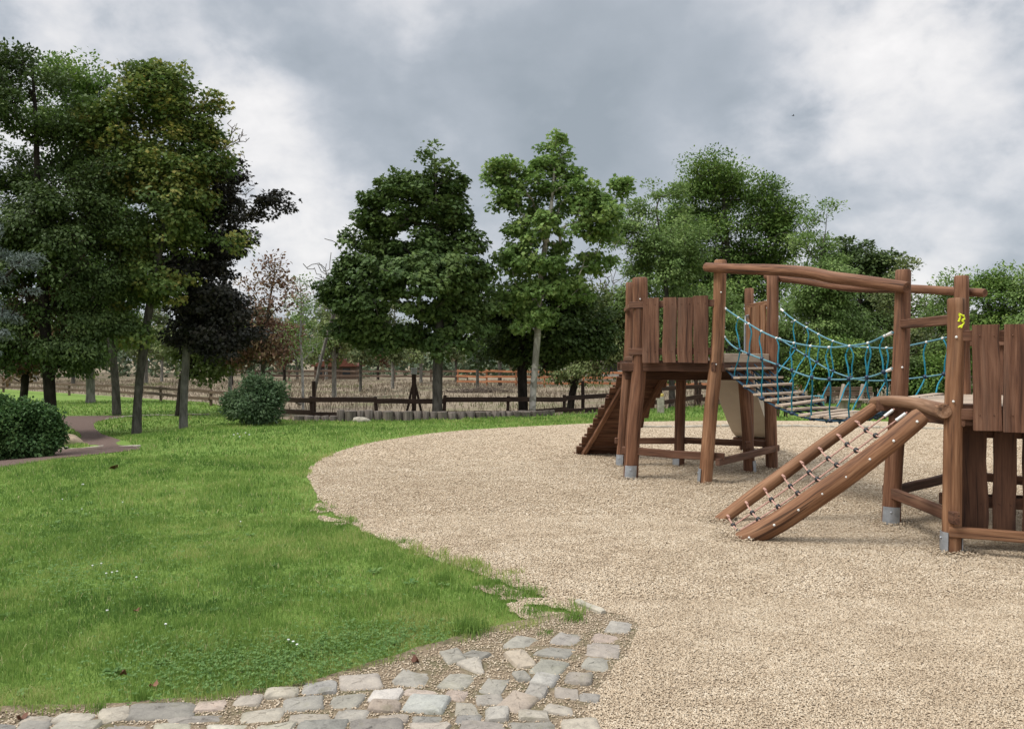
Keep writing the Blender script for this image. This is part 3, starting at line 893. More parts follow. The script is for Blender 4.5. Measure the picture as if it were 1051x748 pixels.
def lawn_grass():
    Ps, hs, ws = [], [], []
    for n, y0, y1, h0, w0 in ((130000, 3.2, 5.2, 0.042, 0.0036), (150000, 5.2, 8.0, 0.044, 0.0048), (130000, 8.0, 13.0, 0.050, 0.0075), (90000, 13.0, 22.0, 0.055, 0.013), (60000, 20.0, 40.0, 0.07, 0.03)):
        Q = scatter(n, y0, y1, 0.6)
        Ps.append(Q); hs.append(np.full(n, h0)); ws.append(np.full(n, w0))
    P = np.concatenate(Ps); h = np.concatenate(hs); w = np.concatenate(ws)
    ok = poly_inside(P, LAWN) & ~poly_inside(P, P1) & ~poly_inside(P, P2)
    ing = poly_inside(P, GRAVEL)
    d = np.where(ing, -1, 1) * poly_dist(P, GRAVEL)
    # ragged margin: tufts reach over the gravel in places, bare spots eat into the lawn
    rag = 0.20 * vnoise(P[:, 0], P[:, 1], 0.34, 21) + 0.15 * vnoise(P[:, 0], P[:, 1], 0.13, 22)
    worn = np.clip(1.3 * np.exp(-((P[:, 0] + 0.6) ** 2 / 1.6 + (P[:, 1] - 6.2) ** 2 / 2.4)), 0, 1)          # the trodden corner by the cobbles
    prob = np.clip((d * (1 + 0.5 * worn) + rag * (0.35 + 1.6 * worn) + 0.02 + 0.05 * worn) / (0.06 + 0.22 * worn), 0, 1)
    gs = poly_inside(P, GSHEET) & (d > 0)
    prob = np.where(gs, np.where(bare_patch(P, d), 0.10, 1.0), prob)
    ok &= RNG.random(len(P)) < prob
    P = P[ok]; h = h[ok]; w = w[ok]; d = d[ok]
    n = len(P)
    mar = poly_inside(P, GSHEET)
    tall = 1 + 0.45 * vnoise(P[:, 0], P[:, 1], 0.40, 30) + 0.32 * vnoise(P[:, 0], P[:, 1], 0.13, 31)
    h = h * tall * RNG.uniform(0.55, 1.35, n)
    h = np.where(RNG.random(n) < 0.012, h * 1.7, h)
    h = np.where(mar & (d < 0), h * 1.1 + 0.008, h)
    w = w * RNG.uniform(0.7, 1.3, n)
    c = 0.43 + 0.15 * vnoise(P[:, 0], P[:, 1], 1.3, 40) + 0.19 * vnoise(P[:, 0], P[:, 1], 0.46, 41) + 0.18 * vnoise(P[:, 0], P[:, 1], 0.15, 42) + RNG.normal(0, 0.15, n)
    c = c + 0.22 * np.exp(-np.maximum(d, 0) / 0.25)
    c = np.where(RNG.random(n) < 0.035, RNG.uniform(0.9, 1.0, n), np.clip(c, 0, 0.9))
    blades(P, h, w, LF['grass'], 'grass', 'short green grass blades of the lawn', 'grass', c, 0.6, np.where(d < 0, 0.022, 0.012))
    # tufts standing out at the margin
    T = [(480, 652, 0.12, 420, 0.09), (590, 640, 0.07, 160, 0.055), (505, 606, 0.12, 260, 0.06), (455, 598, 0.11, 240, 0.055), (545, 612, 0.10, 160, 0.045), (545, 634, 0.09, 150, 0.05), (430, 615, 0.16, 220, 0.06),
         (412, 560, 0.12, 150, 0.045), (390, 575, 0.15, 150, 0.05), (100, 735, 0.05, 60, 0.05), (145, 722, 0.05, 70, 0.06), (560, 655, 0.05, 50, 0.03), (525, 615, 0.12, 200, 0.06), (338, 545, 0.15, 180, 0.05)]
    PP, hh = [], []
    for (px, py, r, n, h1) in T:
        c0 = gp(px, py)
        PP.append(c0[:2] + RNG.normal(0, r * 0.5, (n, 2))); hh.append(h1 * RNG.uniform(0.6, 1.3, n))
    PP = np.concatenate(PP); hh = np.concatenate(hh)
    blades(PP, hh, np.full(len(PP), 0.004), LF['grass'], 'grass_tufts', 'longer grass tufts at the worn edge of the lawn', 'grass', np.clip(RNG.normal(0.36, 0.14, len(PP)), 0, 1), 0.5, 0.022)


lawn_grass()


def clover():
    C = [(300, 688, 0.46, 900), (240, 696, 0.44, 600), (370, 665, 0.34, 420), (180, 680, 0.40, 300), (100, 605, 0.6, 300), (60, 590, 0.6, 300), (430, 655, 0.2, 160), (140, 560, 0.8, 250), (230, 520, 0.9, 250), (20, 540, 1.0, 250), (330, 610, 0.5, 160)]
    P = np.concatenate([gp(px, py)[:2] + RNG.normal(0, r * 0.5, (n, 2)) * np.array([1.4, 1]) for px, py, r, n in C])
    P = P[~poly_inside(P, GRAVEL)]
    n = len(P)
    V, F, R = [], [], []
    k = 0
    hz = RNG.uniform(0.020, 0.050, n); zb = th(P) + 0.012
    rot = RNG.uniform(0, 6.28, n); s = RNG.uniform(0.0045, 0.0085, n)
    for j in range(3):
        a = rot + j * 2.094
        cx = P[:, 0] + np.cos(a) * s; cy = P[:, 1] + np.sin(a) * s
        tx, ty = np.cos(a), np.sin(a)
        q = np.zeros((n, 4, 3))
        for m_, (u, v_, dz) in enumerate(((-1, 0, 0), (0, -0.9, 0.003), (1, 0, 0.006), (0, 0.9, 0.003))):
            q[:, m_] = np.stack([cx + (tx * u - ty * v_) * s, cy + (ty * u + tx * v_) * s, zb + hz + dz + RNG.normal(0, 0.002, n)], -1)
        V.append(q.reshape(-1, 3)); F.append(np.arange(n * 4).reshape(-1, 4) + k); k += n * 4
        R.append(np.repeat(RNG.random(n), 4))
    tag(obj_np('clover_leaves', np.concatenate(V), [np.concatenate(F)], LF['clover'], None, {'rnd': ('FLOAT', np.concatenate(R))}), 'patches of clover growing in the near lawn', 'clover', None, 'stuff')
    D = [(301, 658), (296, 656), (305, 661), (109, 588), (115, 587), (120, 586), (95, 580), (110, 626), (104, 578), (245, 348), (244, 445), (240, 446), (252, 444), (256, 446), (246, 448), (85, 497), (126, 515), (247, 535), (84, 522), (64, 512), (140, 592), (170, 640)]
    m_ = MB()
    for px, py in D:
        if py < 400: continue
        c = gp(px, py, 0.05)
        r = 0.009 if py > 500 else 0.02
        m_.ball(c, r, 6, 3, (1, 1, 0.55))
        m_.tube([c - (0, 0, 0.06), c - (0, 0, 0.004)], 0.0012, 4)
    o = m_.build('daisies', M['white_cap'])
    tag(o, 'tiny white flowers dotted in the lawn', 'flowers', None, 'stuff')


clover()


def weeds():
    m = 46
    P = scatter(400, 3.4, 9.5, 0.0)
    P = P[poly_inside(P, LAWN) & ~poly_inside(P, GRAVEL) & (poly_dist(P, GRAVEL) > 0.03)][:m]
    P = np.concatenate([P, [gp(px, py)[:2] for px, py in ((330, 667), (346, 672), (318, 676), (452, 640), (405, 662))]])
    V, F, R_ = [], [], []
    k = 0
    for p in P:
        z = tz(*p) + 0.02
        c0_ = RNG.uniform(0.2, 0.8)
        for j in range(int(RNG.integers(5, 9))):
            a = RNG.uniform(0, 6.283); L_ = RNG.uniform(0.03, 0.065); w = L_ * RNG.uniform(0.2, 0.32)
            d = np.array([math.cos(a), math.sin(a), 0]); s_ = np.array([-d[1], d[0], 0]); up = RNG.uniform(0.25, 0.8)
            for t, ww, zz in ((0.05, 0.15, 0), (0.35, 0.8, 0.35), (0.7, 1.0, 0.5), (1.0, 0.1, 0.42)):
                c = np.array([p[0], p[1], z]) + d * L_ * t + np.array([0, 0, L_ * up * zz])
                V += [c - s_ * w * ww + (0, 0, 0.004 * ww), c, c + s_ * w * ww + (0, 0, 0.004 * ww)]
            for r in range(3):
                b_ = k + r * 3
                F += [[b_, b_ + 1, b_ + 4, b_ + 3], [b_ + 1, b_ + 2, b_ + 5, b_ + 4]]
            k += 12; R_ += [np.clip(c0_ + RNG.normal(0, 0.1), 0, 1)] * 12
    tag(obj_np('lawn_weeds', np.array(V), [np.array(F)], LF['clover'], None, {'rnd': ('FLOAT', np.array(R_))}), 'broad leaved weeds growing flat in the lawn', 'weeds', None, 'stuff')


weeds()


def dry_field():
    n = 60000
    P = scatter(n, 22, 80, 2)
    P = P[~poly_inside(P, LAWN)]
    n = len(P)
    P = P[vnoise(P[:, 0], P[:, 1], 3.0, 50) + RNG.normal(0, 0.5, n) > -0.35]
    n = len(P)
    h = RNG.uniform(0.10, 0.30, n) * (1 + 0.5 * vnoise(P[:, 0], P[:, 1], 4.0, 51))
    w = 0.010 + 0.0006 * P[:, 1]
    c = np.clip(0.4 + 0.25 * vnoise(P[:, 0], P[:, 1], 5.0, 52) + RNG.normal(0, 0.18, n), 0, 0.9)
    c = np.where(vnoise(P[:, 0], P[:, 1], 6.0, 53) > 0.55, 1.0, c)
    blades(P, np.maximum(h, 0.05), w, LF['dry'], 'dry_grass', 'withered tall grass in the field behind the fence', 'dry grass', c, 0.5)


dry_field()


# ------------------------------------------------------------------ the climbing frame
ROOT = np.array([3.3, 9.6, 0.0])
frame_root = empty('climbing_frame', ROOT)
tag(frame_root, 'brown wooden climbing frame of two towers joined by a sagging blue rope bridge', 'climbing frame')


def sub(mb_, name, mat, parent=frame_root, smooth=False):
    return mb_.build(name, M[mat] if isinstance(mat, str) else mat, parent, ROOT, smooth)


def pxpts(lst, Y):
    return [at(px, py, Y) for px, py in lst]


def post(lst, Y, r, mat='post', top=None, shoe=None, bolts=()):
    pts = pxpts(lst, Y)
    pts[0] = np.array([pts[0][0], Y, -0.12])
    m_ = MB()
    rr = np.interp(np.linspace(0, 1, len(pts)), np.linspace(0, 1, len(r)), r) if hasattr(r, '__len__') else [r] * len(pts)
    m_.log(pts, rr, 18, 0.055, 0.012, 4)
    w_ = MB()
    for px, py in bolts:
        w_.ball(at(px, py, Y - max(rr) * 0.98), 0.011, 8, 4)
    o = multi('post', [(m_, M[mat]), (w_, M['white_cap'])], frame_root, ROOT)
    b = pts[0]; r0 = rr[0]
    for a0, a1, h in (shoe or []):
        s_ = MB()
        ang = np.radians(np.linspace(a0, a1, 8))
        c = np.array([b[0], Y])
        q = pts[1]
        for zlo, zhi in ((-0.1, h),):
            rings = []
            for z in (zlo, zhi):
                f = (z - b[2]) / (q[2] - b[2])
                cx, cy = b[0] + (q[0] - b[0]) * f, Y
                ri = r0 * 1.03 + 0.004; ro = ri + 0.007
                inn = np.stack([cx + np.cos(ang) * ri, cy + np.sin(ang) * ri, np.full(8, z)], -1)
                out = np.stack([cx + np.cos(ang[::-1]) * ro, cy + np.sin(ang[::-1]) * ro, np.full(8, z)], -1)
                rings.append(np.concatenate([inn, out]))
            s_.loft(rings)
        sm = math.radians((a0 + a1) / 2)
        f = (h * 0.75 - b[2]) / (q[2] - b[2])
        s_.ball((b[0] + (q[0] - b[0]) * f + math.cos(sm) * (r0 * 1.03 + 0.014), Y + math.sin(sm) * (r0 * 1.03 + 0.014), h * 0.75), 0.010)
        sub(s_, 'steel_shoe', 'steel', o, True)
    return o


A = np.array([1.57, 10.52]); B = np.array([1.64, 11.8]); C = np.array([2.62, 10.1]); D = np.array([2.52, 11.8]); E = np.array([3.30, 11.06])
Fp = np.array([3.78, 11.45]); K = np.array([3.74, 12.5])
G = np.array([3.70, 7.61]); Hh = np.array([3.63, 6.47]); Lp = np.array([4.57, 6.12]); Mm = np.array([5.85, 7.45]); J = np.array([4.91, 8.6])
post([(646.5, 492), (649, 462), (651.5, 427), (656, 378), (657.5, 330), (656.5, 285)], 10.52, [0.100, 0.098, 0.098], shoe=[(215, 300, 0.21)], bolts=[(657, 307)])
post([(637.5, 476), (641, 430), (645.5, 370), (647, 330), (648, 290)], 11.8, [0.086, 0.080], shoe=[(195, 270, 0.20)])
post([(722.5, 498), (726.5, 460), (730.5, 415), (735, 370), (738, 320), (739.5, 267)], 10.1, [0.086, 0.083, 0.080], 'post_warm', shoe=[(150, 215, 0.22)], bolts=[(735, 374), (740, 300)])
post([(696.5, 480), (698, 430), (699.5, 377)], 11.8, [0.082, 0.074], shoe=[(170, 260, 0.2)])
post([(770, 487), (766.5, 440), (763, 392), (762.5, 377)], 11.06, [0.080, 0.068], shoe=[(-70, 20, 0.2)])
post([(792.5, 484), (790.5, 412), (792.5, 350), (793, 282)], 11.45, [0.090, 0.082, 0.080])
post([(769, 474), (769, 390), (769, 296)], 12.5, 0.070)
post([(913.5, 541), (917, 490), (921, 430), (924, 380), (926, 330), (927, 277)], 7.61, [0.088, 0.078, 0.068], 'post', shoe=[(195, 290, 0.20)], bolts=[(926, 377)])
hp = post([(976, 570), (977.5, 500), (978, 440), (979.5, 390), (981.5, 350), (981.8, 306)], 6.47, [0.072, 0.070, 0.068], 'post_warm', shoe=[(135, 225, 0.20), (-45, 45, 0.20)], bolts=[(978.5, 412), (981.5, 346)])
post([(989, 520), (988.5, 400), (987, 340), (986.5, 283)], 8.6, [0.080, 0.070])
for (x, y, t, r) in ((Lp[0], Lp[1], 2.05, 0.07), (Mm[0], Mm[1], 2.4, 0.075)):
    m_ = MB(); m_.log([(x, y, -0.1), (x + 0.01, y, 0.9), (x, y + 0.01, t)], [r * 1.1, r, r * 0.95], 18, 0.05)
    sub(m_, 'post', 'post', smooth=True)

# yellow spray mark on the near post
m_ = MB()
for q in ([(979.5, 322), (980.5, 326), (979, 330.5)], [(979.5, 323), (984, 324.5), (985.5, 327.5), (981.5, 329.5), (985, 331.5), (982.5, 334), (978.5, 336.5)], [(981, 337), (983, 333.5)]):
    pts = []
    for px, py in q:
        b_ = at(px, py, 6.47)
        ox = b_[0] - at(981.6, py, 6.47)[0]
        pts.append([b_[0], 6.47 - math.sqrt(max(0.0001, 0.0715 ** 2 - ox ** 2)), b_[2]])
    pts = np.array(pts)
    Q = np.concatenate([np.linspace(a, b, 4, endpoint=False) for a, b in zip(pts[:-1], pts[1:])] + [pts[-1:]])
    m_.tube(Q, RNG.uniform(0.005, 0.010, len(Q)), 6)
sub(m_, 'paint_mark', 'paint', hp)


def v3(p, z):
    return np.array([p[0], p[1], z], float)


def beam(p, q, z0, z1, w, h, mat='plank', name='cross_beam', ext=0.12, off=0.0, parent=frame_root):
    p = np.asarray(p, float); q = np.asarray(q, float)
    d = unit(q - p); n = np.array([d[1], -d[0]])
    a = p - d * ext + n * off; b = q + d * ext + n * off
    m_ = MB(); m_.board(v3(a, z0), v3(b, z1), w, h, (0, 0, 1), 0.008, 4, 0.006)
    return sub(m_, name, mat, parent)


# low braces between the posts
beam(A, C, 0.40, 0.37, 0.06, 0.10, ext=0.10, off=0.0)
beam(B, D, 0.40, 0.40, 0.06, 0.09, ext=0.1)
beam(D, Fp, 0.41, 0.39, 0.06, 0.09, ext=0.05)
beam(C, Fp, 0.31, 0.33, 0.06, 0.09, ext=0.10, off=0.05)
beam(K, E, 0.40, 0.43, 0.08, 0.10, ext=0.16)
beam(G, Hh, 0.33, 0.33, 0.06, 0.10, ext=0.13, off=0.04)
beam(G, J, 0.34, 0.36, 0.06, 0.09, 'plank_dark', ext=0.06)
beam(Hh, Lp, 0.20, 0.20, 0.06, 0.085, 'post_warm', ext=0.05, off=0.06)
beam(Hh + (0.0, 0.22), Lp + (0.4, 0.25), 0.43, 0.43, 0.05, 0.10, 'plank_dark', ext=0.0)
beam(J, Mm, 0.36, 0.36, 0.06, 0.09, ext=0.1)
beam(Lp, Mm, 0.30, 0.30, 0.06, 0.09, ext=0.1)
# short ties between the two left posts, rails round the decks
for z in (2.36, 1.63):
    beam(A, B, z, z, 0.05, 0.06, ext=0.03, off=0.06)
beam(G, Hh, 1.95, 1.94, 0.05, 0.085, ext=0.02, name='top_rail', off=-0.05)
beam(G, Hh, 1.12, 1.12, 0.07, 0.12, ext=0.06, name='cross_beam', off=-0.03)


def deck(poly, z, direction, mat='plank', w=0.125):
    P = np.asarray(poly, float)
    d = unit(np.asarray(direction, float)); n = np.array([-d[1], d[0]])
    s = P @ n; m_ = MB()
    x = s.min() + 0.02
    while x + w < s.max() + 0.02:
        ts = []
        xm = x + w / 2
        for i in range(len(P)):
            a, b = P[i], P[(i + 1) % len(P)]
            sa, sb = a @ n, b @ n
            if (sa - xm) * (sb - xm) < 0:
                f = (xm - sa) / (sb - sa)
                ts.append((a + (b - a) * f) @ d)
        if len(ts) >= 2 and max(ts) - min(ts) > 0.15:
            m_.board(v3(d * min(ts) + n * xm, z - 0.02), v3(d * max(ts) + n * xm, z - 0.02), w - 0.008, 0.04, (0, 0, 1), 0.005, 3, 0.002)
        x += w
    return sub(m_, 'deck', mat)


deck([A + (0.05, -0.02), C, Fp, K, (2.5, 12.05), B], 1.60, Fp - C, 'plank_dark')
deck([Hh + (0.02, -0.02), Lp + (0, -0.02), Mm, J, G], 1.235, Lp - Hh, 'tread')
for p, q, e_ in ((A, C, 0.10), (C, Fp, 0.10), (Fp, K, 0.10), (B, D, 0.06), (B, A, 0.02)):
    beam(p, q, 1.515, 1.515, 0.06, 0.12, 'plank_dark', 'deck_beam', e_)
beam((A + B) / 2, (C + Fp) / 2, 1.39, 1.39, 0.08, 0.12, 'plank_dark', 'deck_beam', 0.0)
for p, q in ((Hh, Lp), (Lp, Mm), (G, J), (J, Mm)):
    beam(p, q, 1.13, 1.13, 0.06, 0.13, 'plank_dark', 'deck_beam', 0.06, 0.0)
m_ = MB()     # threshold board at the head of the bridge
m_.board(v3(C + (0.10, 0.06), 1.635), v3(Fp + (-0.08, -0.06), 1.635), 0.035, 0.12, (0, 0, 1), 0.006, 3, 0.003)
sub(m_, 'threshold_board', 'tread')


def panel(p, q, z0, z1, spans, rails, off, mat='plank', wob=0.014, label=None):
    """upright planks nailed on rails; spans are (from, to) in metres along p->q"""
    p = np.asarray(p, float); q = np.asarray(q, float)
    d = unit(q - p); n = np.array([d[1], -d[0]])
    L_ = np.linalg.norm(q - p)
    if not spans:
        m_ = MB(); z = rails[0]
        m_.board(v3(p + n * (off - 0.045 * np.sign(off)), z), v3(q + n * (off - 0.045 * np.sign(off)), z), 0.045, 0.09, (0, 0, 1), 0.006, 3, 0.004)
        return sub(m_, 'top_rail', mat)
    rail = empty('guard_panel', (0, 0, 0), frame_root)
    if label: rail['label'] = label
    for z in rails:
        m_ = MB()
        m_.board(v3(p + n * (off - 0.045 * np.sign(off)), z), v3(q + n * (off - 0.045 * np.sign(off)), z), 0.045, 0.09, (0, 0, 1), 0.006, 3, 0.004)
        sub(m_, 'rail', mat, rail)
    for s0, s1 in spans:
        w = s1 - s0
        a = p + d * (s0 + s1) / 2 + n * off
        b_ = MB()
        j = RNG.normal(0, wob, 4)
        b_.board(v3(a + d * j[0], z0 + j[2] * 0.6), v3(a + d * j[1], z1 + j[3] * 0.6), w, 0.035, (n[0], n[1], 0), 0.005, 6, 0.0035, w2=w * RNG.uniform(0.92, 1.06))
        for z in rails:
            for e in (-0.25, 0.25):
                b_.ball(v3(a + d * (e * w) + n * 0.021 * np.sign(off), z), 0.006, 6, 3)
        sub(b_, 'plank', mat, rail)
    return rail


panel(A, C, 1.575, 2.43, [(0.195, 0.415), (0.45, 0.625), (0.655, 0.845), (0.865, 1.045)], (1.72, 2.335), 0.075)
panel(Fp, K, 1.60, 2.42, [(0.10, 0.27), (0.31, 0.47), (0.51, 0.66), (0.70, 0.88)], (1.75, 2.44), -0.06, 'post_warm')
panel(Hh, Lp, 1.035, 1.89, [(0.115, 0.315), (0.34, 0.555), (0.585, 0.76), (0.79, 0.97)], (1.165, 1.80), 0.075, 'plank', 0.006)
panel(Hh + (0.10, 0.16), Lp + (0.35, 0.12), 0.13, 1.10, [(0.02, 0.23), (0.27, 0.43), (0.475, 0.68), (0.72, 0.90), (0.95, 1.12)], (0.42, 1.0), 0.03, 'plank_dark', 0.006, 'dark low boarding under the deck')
panel(Lp, Mm, 1.03, 1.9, [(0.1 + i * 0.22, 0.29 + i * 0.22) for i in range(7)], (1.165, 1.80), 0.075)
panel(Mm, J, 1.03, 1.9, [(0.1 + i * 0.22, 0.29 + i * 0.22) for i in range(5)], (1.165, 1.80), 0.075)


# the two long logs overhead
def tpx(p, q, px):
    r = (px - CX) / FPX
    return (r * p[1] - p[0]) / ((q[0] - p[0]) - r * (q[1] - p[1]))


def over(p, q, n, lst, r, mat='post'):
    p = np.asarray(p, float) + n; q = np.asarray(q, float) + n
    pts = []
    for px, py in lst:
        t = tpx(p, q, px)
        xy = p + (q - p) * t
        pts.append(np.array([xy[0], xy[1], CAMZ - (py - HY) * xy[1] / FPX]))
    m_ = MB(); m_.log(pts, r, 16, 0.06, 0.012, 4)
    return sub(m_, 'overhead_log', mat, smooth=True)


nn = np.array([-0.91, -0.415])
over((2.65, 10.1), (3.79, 7.61), nn * 0.125, [(724.5, 274), (760, 276.2), (800, 277.5), (832, 280), (853, 284.5), (880, 288), (907, 291.6), (931, 295)], np.array([0.058, 0.061, 0.064, 0.066, 0.066, 0.063, 0.060, 0.057]))
over((3.79, 11.45), (4.91, 8.6), -nn * 0.125, [(786, 284), (799, 285.5), (832, 289.5), (854, 293), (880, 296), (934, 296.5), (980, 299), (1011, 300.8)], np.array([0.048, 0.050, 0.053, 0.053, 0.051, 0.050, 0.048, 0.046]))

# ladder ramp on the far side of the left tower
TL = np.array([1.74, 11.98, 1.52]); TR = np.array([2.50, 12.02, 1.52]); BL = gp(590, 467); BR = np.array([1.92, 13.36, 0.0])
nup = unit(np.cross(TR - TL, BL - TL)); nup = nup if nup[2] > 0 else -nup
m_ = MB(); nb = 9
for i in range(nb):
    t = (i + 0.5) / nb
    a = TL + (BL - TL) * t; b = TR + (BR - TR) * t
    a = a - unit(b - a) * RNG.uniform(0.0, 0.03)
    m_.board(a, b, np.linalg.norm(BL - TL) / nb - 0.016, 0.028, nup, 0.004, 4, 0.004)
ramp = sub(m_, 'ladder_ramp', 'plank')
m_ = MB()
for i in range(nb):
    t = (i + 0.95) / nb
    a = TL + (BL - TL) * t + nup * 0.03; b = TR + (BR - TR) * t + nup * 0.03
    e = unit(b - a)
    m_.board(a - e * 0.02, b + e * 0.02, 0.04, 0.028, nup, 0.005, 3, 0.003)
sub(m_, 'batten', 'plank', ramp)
for u in (0.13, 0.86):
    m_ = MB(); a = TL + (TR - TL) * u - nup * 0.055; b = BL + (BR - BL) * u - nup * 0.055
    m_.board(a - unit(b - a) * 0.05, b, 0.07, 0.08, nup, 0.008, 4, 0.004)
    sub(m_, 'stringer', 'post', ramp)

# slide leaving the left tower at the back
S = []
s0 = np.array([3.26, 12.25]); s1 = np.array([4.36, 14.0])
for t, z in ((0, 1.60), (0.06, 1.58), (0.14, 1.50), (0.3, 1.24), (0.5, 0.86), (0.68, 0.54), (0.8, 0.36), (0.9, 0.27), (1.0, 0.24)):
    q = s0 + (s1 - s0) * t
    S.append(np.array([q[0], q[1], z]))
S = np.array(S); sd_ = unit(s1 - s0); sn = np.array([sd_[1], -sd_[0], 0])
m_ = MB(); rings = []
for i, q in enumerate(S):
    T_ = unit(S[min(i + 1, len(S) - 1)] - S[max(i - 1, 0)]); n_ = unit(np.cross(sn, T_)); n_ = n_ if n_[2] > 0 else -n_
    hw = 0.31; lip = 0.15
    sec = [(-hw - .02, lip), (-hw - .02, -0.012), (hw + .02, -0.012), (hw + .02, lip), (hw, lip), (hw, 0.0), (-hw, 0.0), (-hw, lip)]
    rings.append([q + sn * x + n_ * y for x, y in sec])
m_.loft(rings)
slide = sub(m_, 'slide', 'slide')
m_ = MB(); e = S[-2]
m_.board(np.array([e[0], e[1], -0.1]) - sn * 0.2, np.array([e[0], e[1], 0.20]) - sn * 0.2, 0.10, 0.10, (0, 1, 0))
m_.board(np.array([e[0], e[1], -0.1]) + sn * 0.2, np.array([e[0], e[1], 0.20]) + sn * 0.2, 0.10, 0.10, (0, 1, 0))
m_.board(e - sn * 0.36 - (0, 0, 0.06), e + sn * 0.36 - (0, 0, 0.06), 0.10, 0.08, (0, 0, 1))
sub(m_, 'slide_foot', 'plank_dark', slide)
for k_ in (-1, 1):
    m_ = MB()
    b0 = S[0] + sn * 0.36 * k_
    m_.tube([b0 + (0, 0, -0.1), b0 + (0, 0, 0.55), b0 + (sd_[0] * 0.05, sd_[1] * 0.05, 0.68), b0 + (sd_[0] * 0.18, sd_[1] * 0.18, 0.70), b0 + (sd_[0] * 0.30, sd_[1] * 0.30, 0.55), b0 + (sd_[0] * 0.34, sd_[1] * 0.34, -0.05)], 0.018, 8)
    sub(m_, 'grab_bar', 'steel', slide, True)

# ------------------------------------------------------------------ rope bridge
bridge = empty('rope_bridge', (0, 0, 0), frame_root)
c0 = np.array([2.74, 10.16]); g0 = np.array([3.86, 7.70]); ev = np.array([0.72, 0.694])
NT = 15


def ztr(t):
    return (1.53 * (1 - t) + 1.24 * t) - 0.39 * 4 * t * (1 - t) * (1 - 0.16 * (0.5 - t))


def tpos(t, u):
    """tread level of the bridge: t from the left tower to the right one, u across"""
    p = c0 + (g0 - c0) * t + ev * 1.08 * u
    return np.array([p[0], p[1], ztr(t)])


for i in range(NT):
    t = 0.025 + 0.95 * i / (NT - 1)
    a = tpos(t, -0.02); b = tpos(t, 1.02)
    b[2] += RNG.normal(0, 0.012); a[2] += RNG.normal(0, 0.008)
    n_ = unit(np.array([0, 0, 1.0]) - 0)
    m_ = MB(); m_.board(a, b, 0.105, 0.028, (0, 0.0, 1), 0.006, 3, 0.003)
    sub(m_, 'tread', 'tread', bridge)


def rope(pts, r, mat, name, k=6, res=6, parent=bridge, extra=()):
    P = np.asarray(pts, float)
    Q = []
    m = len(P)
    for i in range(m - 1):
        a = P[max(i - 1, 0)]; b = P[i]; c = P[i + 1]; e = P[min(i + 2, m - 1)]
        for j in range(res):
            t = j / res
            Q.append(0.5 * ((2 * b) + (c - a) * t + (2 * a - 5 * b + 4 * c - e) * t * t + (3 * b - a - 3 * c + e) * t ** 3))
    Q.append(P[-1])
    m_ = MB(); m_.tube(Q, r, k)
    return multi(name, [(m_, M[mat])] + list(extra), parent, ROOT)


def side(p, q, lst):
    p = np.asarray(p, float); q = np.asarray(q, float); out = []
    for px, py in lst:
        xy = p + (q - p) * tpx(p, q, px)
        out.append((px, np.array([xy[0], xy[1], CAMZ - (py - HY) * xy[1] / FPX])))
    return out


def interp_side(S_, px):
    xs = [s[0] for s in S_]
    return np.array([np.interp(px, xs, [s[1][k] for s in S_]) for k in range(3)])


p0, p1 = (2.705, 10.1), (3.685, 7.62)
r0, r1 = (3.87, 11.37), (4.86, 8.62)
FT = side(p0, p1, [(742, 315), (758, 326), (768, 332), (781.5, 340), (797, 347), (815, 352), (832, 355), (853, 356.5), (872, 355), (891, 352), (905, 346), (917, 341)])
FM = side(p0, p1, [(741, 343), (752, 355), (768, 363), (797, 374), (832, 387), (860, 389.5), (891, 387), (912, 380), (917, 378)])
RT = side(r0, r1, [(801, 317), (816, 329), (840, 343), (855, 350), (872, 355), (891, 356.5), (918, 357), (951, 351), (981, 344)])
RM = side(r0, r1, [(799, 347), (824, 363), (850, 379), (875, 388), (891, 390.5), (918, 390), (951, 386.5), (981, 382)])
for S_, r in ((FT, 0.0105), (FM, 0.010), (RT, 0.0105), (RM, 0.010)):
    kw = MB()
    for e in (0, -1):
        a = S_[e][1]; b = S_[1 if e == 0 else -2][1]
        kw.tube([a + unit(b - a) * 0.015, a + unit(b - a) * 0.085], [0.02, 0.014], 8)
    rope([s[1] for s in S_], r, 'rope_blue_pale', 'hand_rope', extra=[(kw, M['white_cap'])])
for T_, B_, hp_, u in ((FT, FM, [758, 768.5, 781.5, 797, 815, 832, 851, 872, 891, 908], 0.0), (RT, RM, [816, 828, 840, 855, 872, 891, 910, 930, 951, 968], 1.0)):
    a, b = (p0, p1) if u == 0 else (r0, r1)
    for i, px in enumerate(hp_):
        top = interp_side(T_, px); mid = interp_side(B_, px + RNG.uniform(-2, 2))
        t = 0.06 + 0.87 * (i + RNG.uniform(-0.1, 0.1)) / (len(hp_) - 1)
        low = tpos(t, u) - (0, 0, 0.03)
        k1 = RNG.uniform(-0.05, 0.05)
        dv = unit(np.array([b[0] - a[0], b[1] - a[1], 0]))
        s1 = RNG.choice([-1, 1])
        h1 = np.linalg.norm(top - mid); amp = RNG.uniform(0.03, 0.065) * s1
        kw = MB(); kb = MB()
        kw.ball(top, 0.019, 8, 4, (1, 1, 0.8))
        kb.ball(mid, 0.026, 8, 5, (1, 1, 1.0)); kb.ball(low, 0.034, 8, 5, (1.1, 1.1, 0.75))
        rope([top, top + (mid - top) * 0.3 + dv * amp * 0.9, top + (mid - top) * 0.65 + dv * amp * 0.3, mid, mid + (low - mid) * 0.35 - dv * amp * 0.25, mid + (low - mid) * 0.7 + dv * amp * 0.2, low], 0.0085, 'rope_blue', 'hanger_rope', res=5, extra=[(kw, M['white_cap']), (kb, M['blue_knot'])])
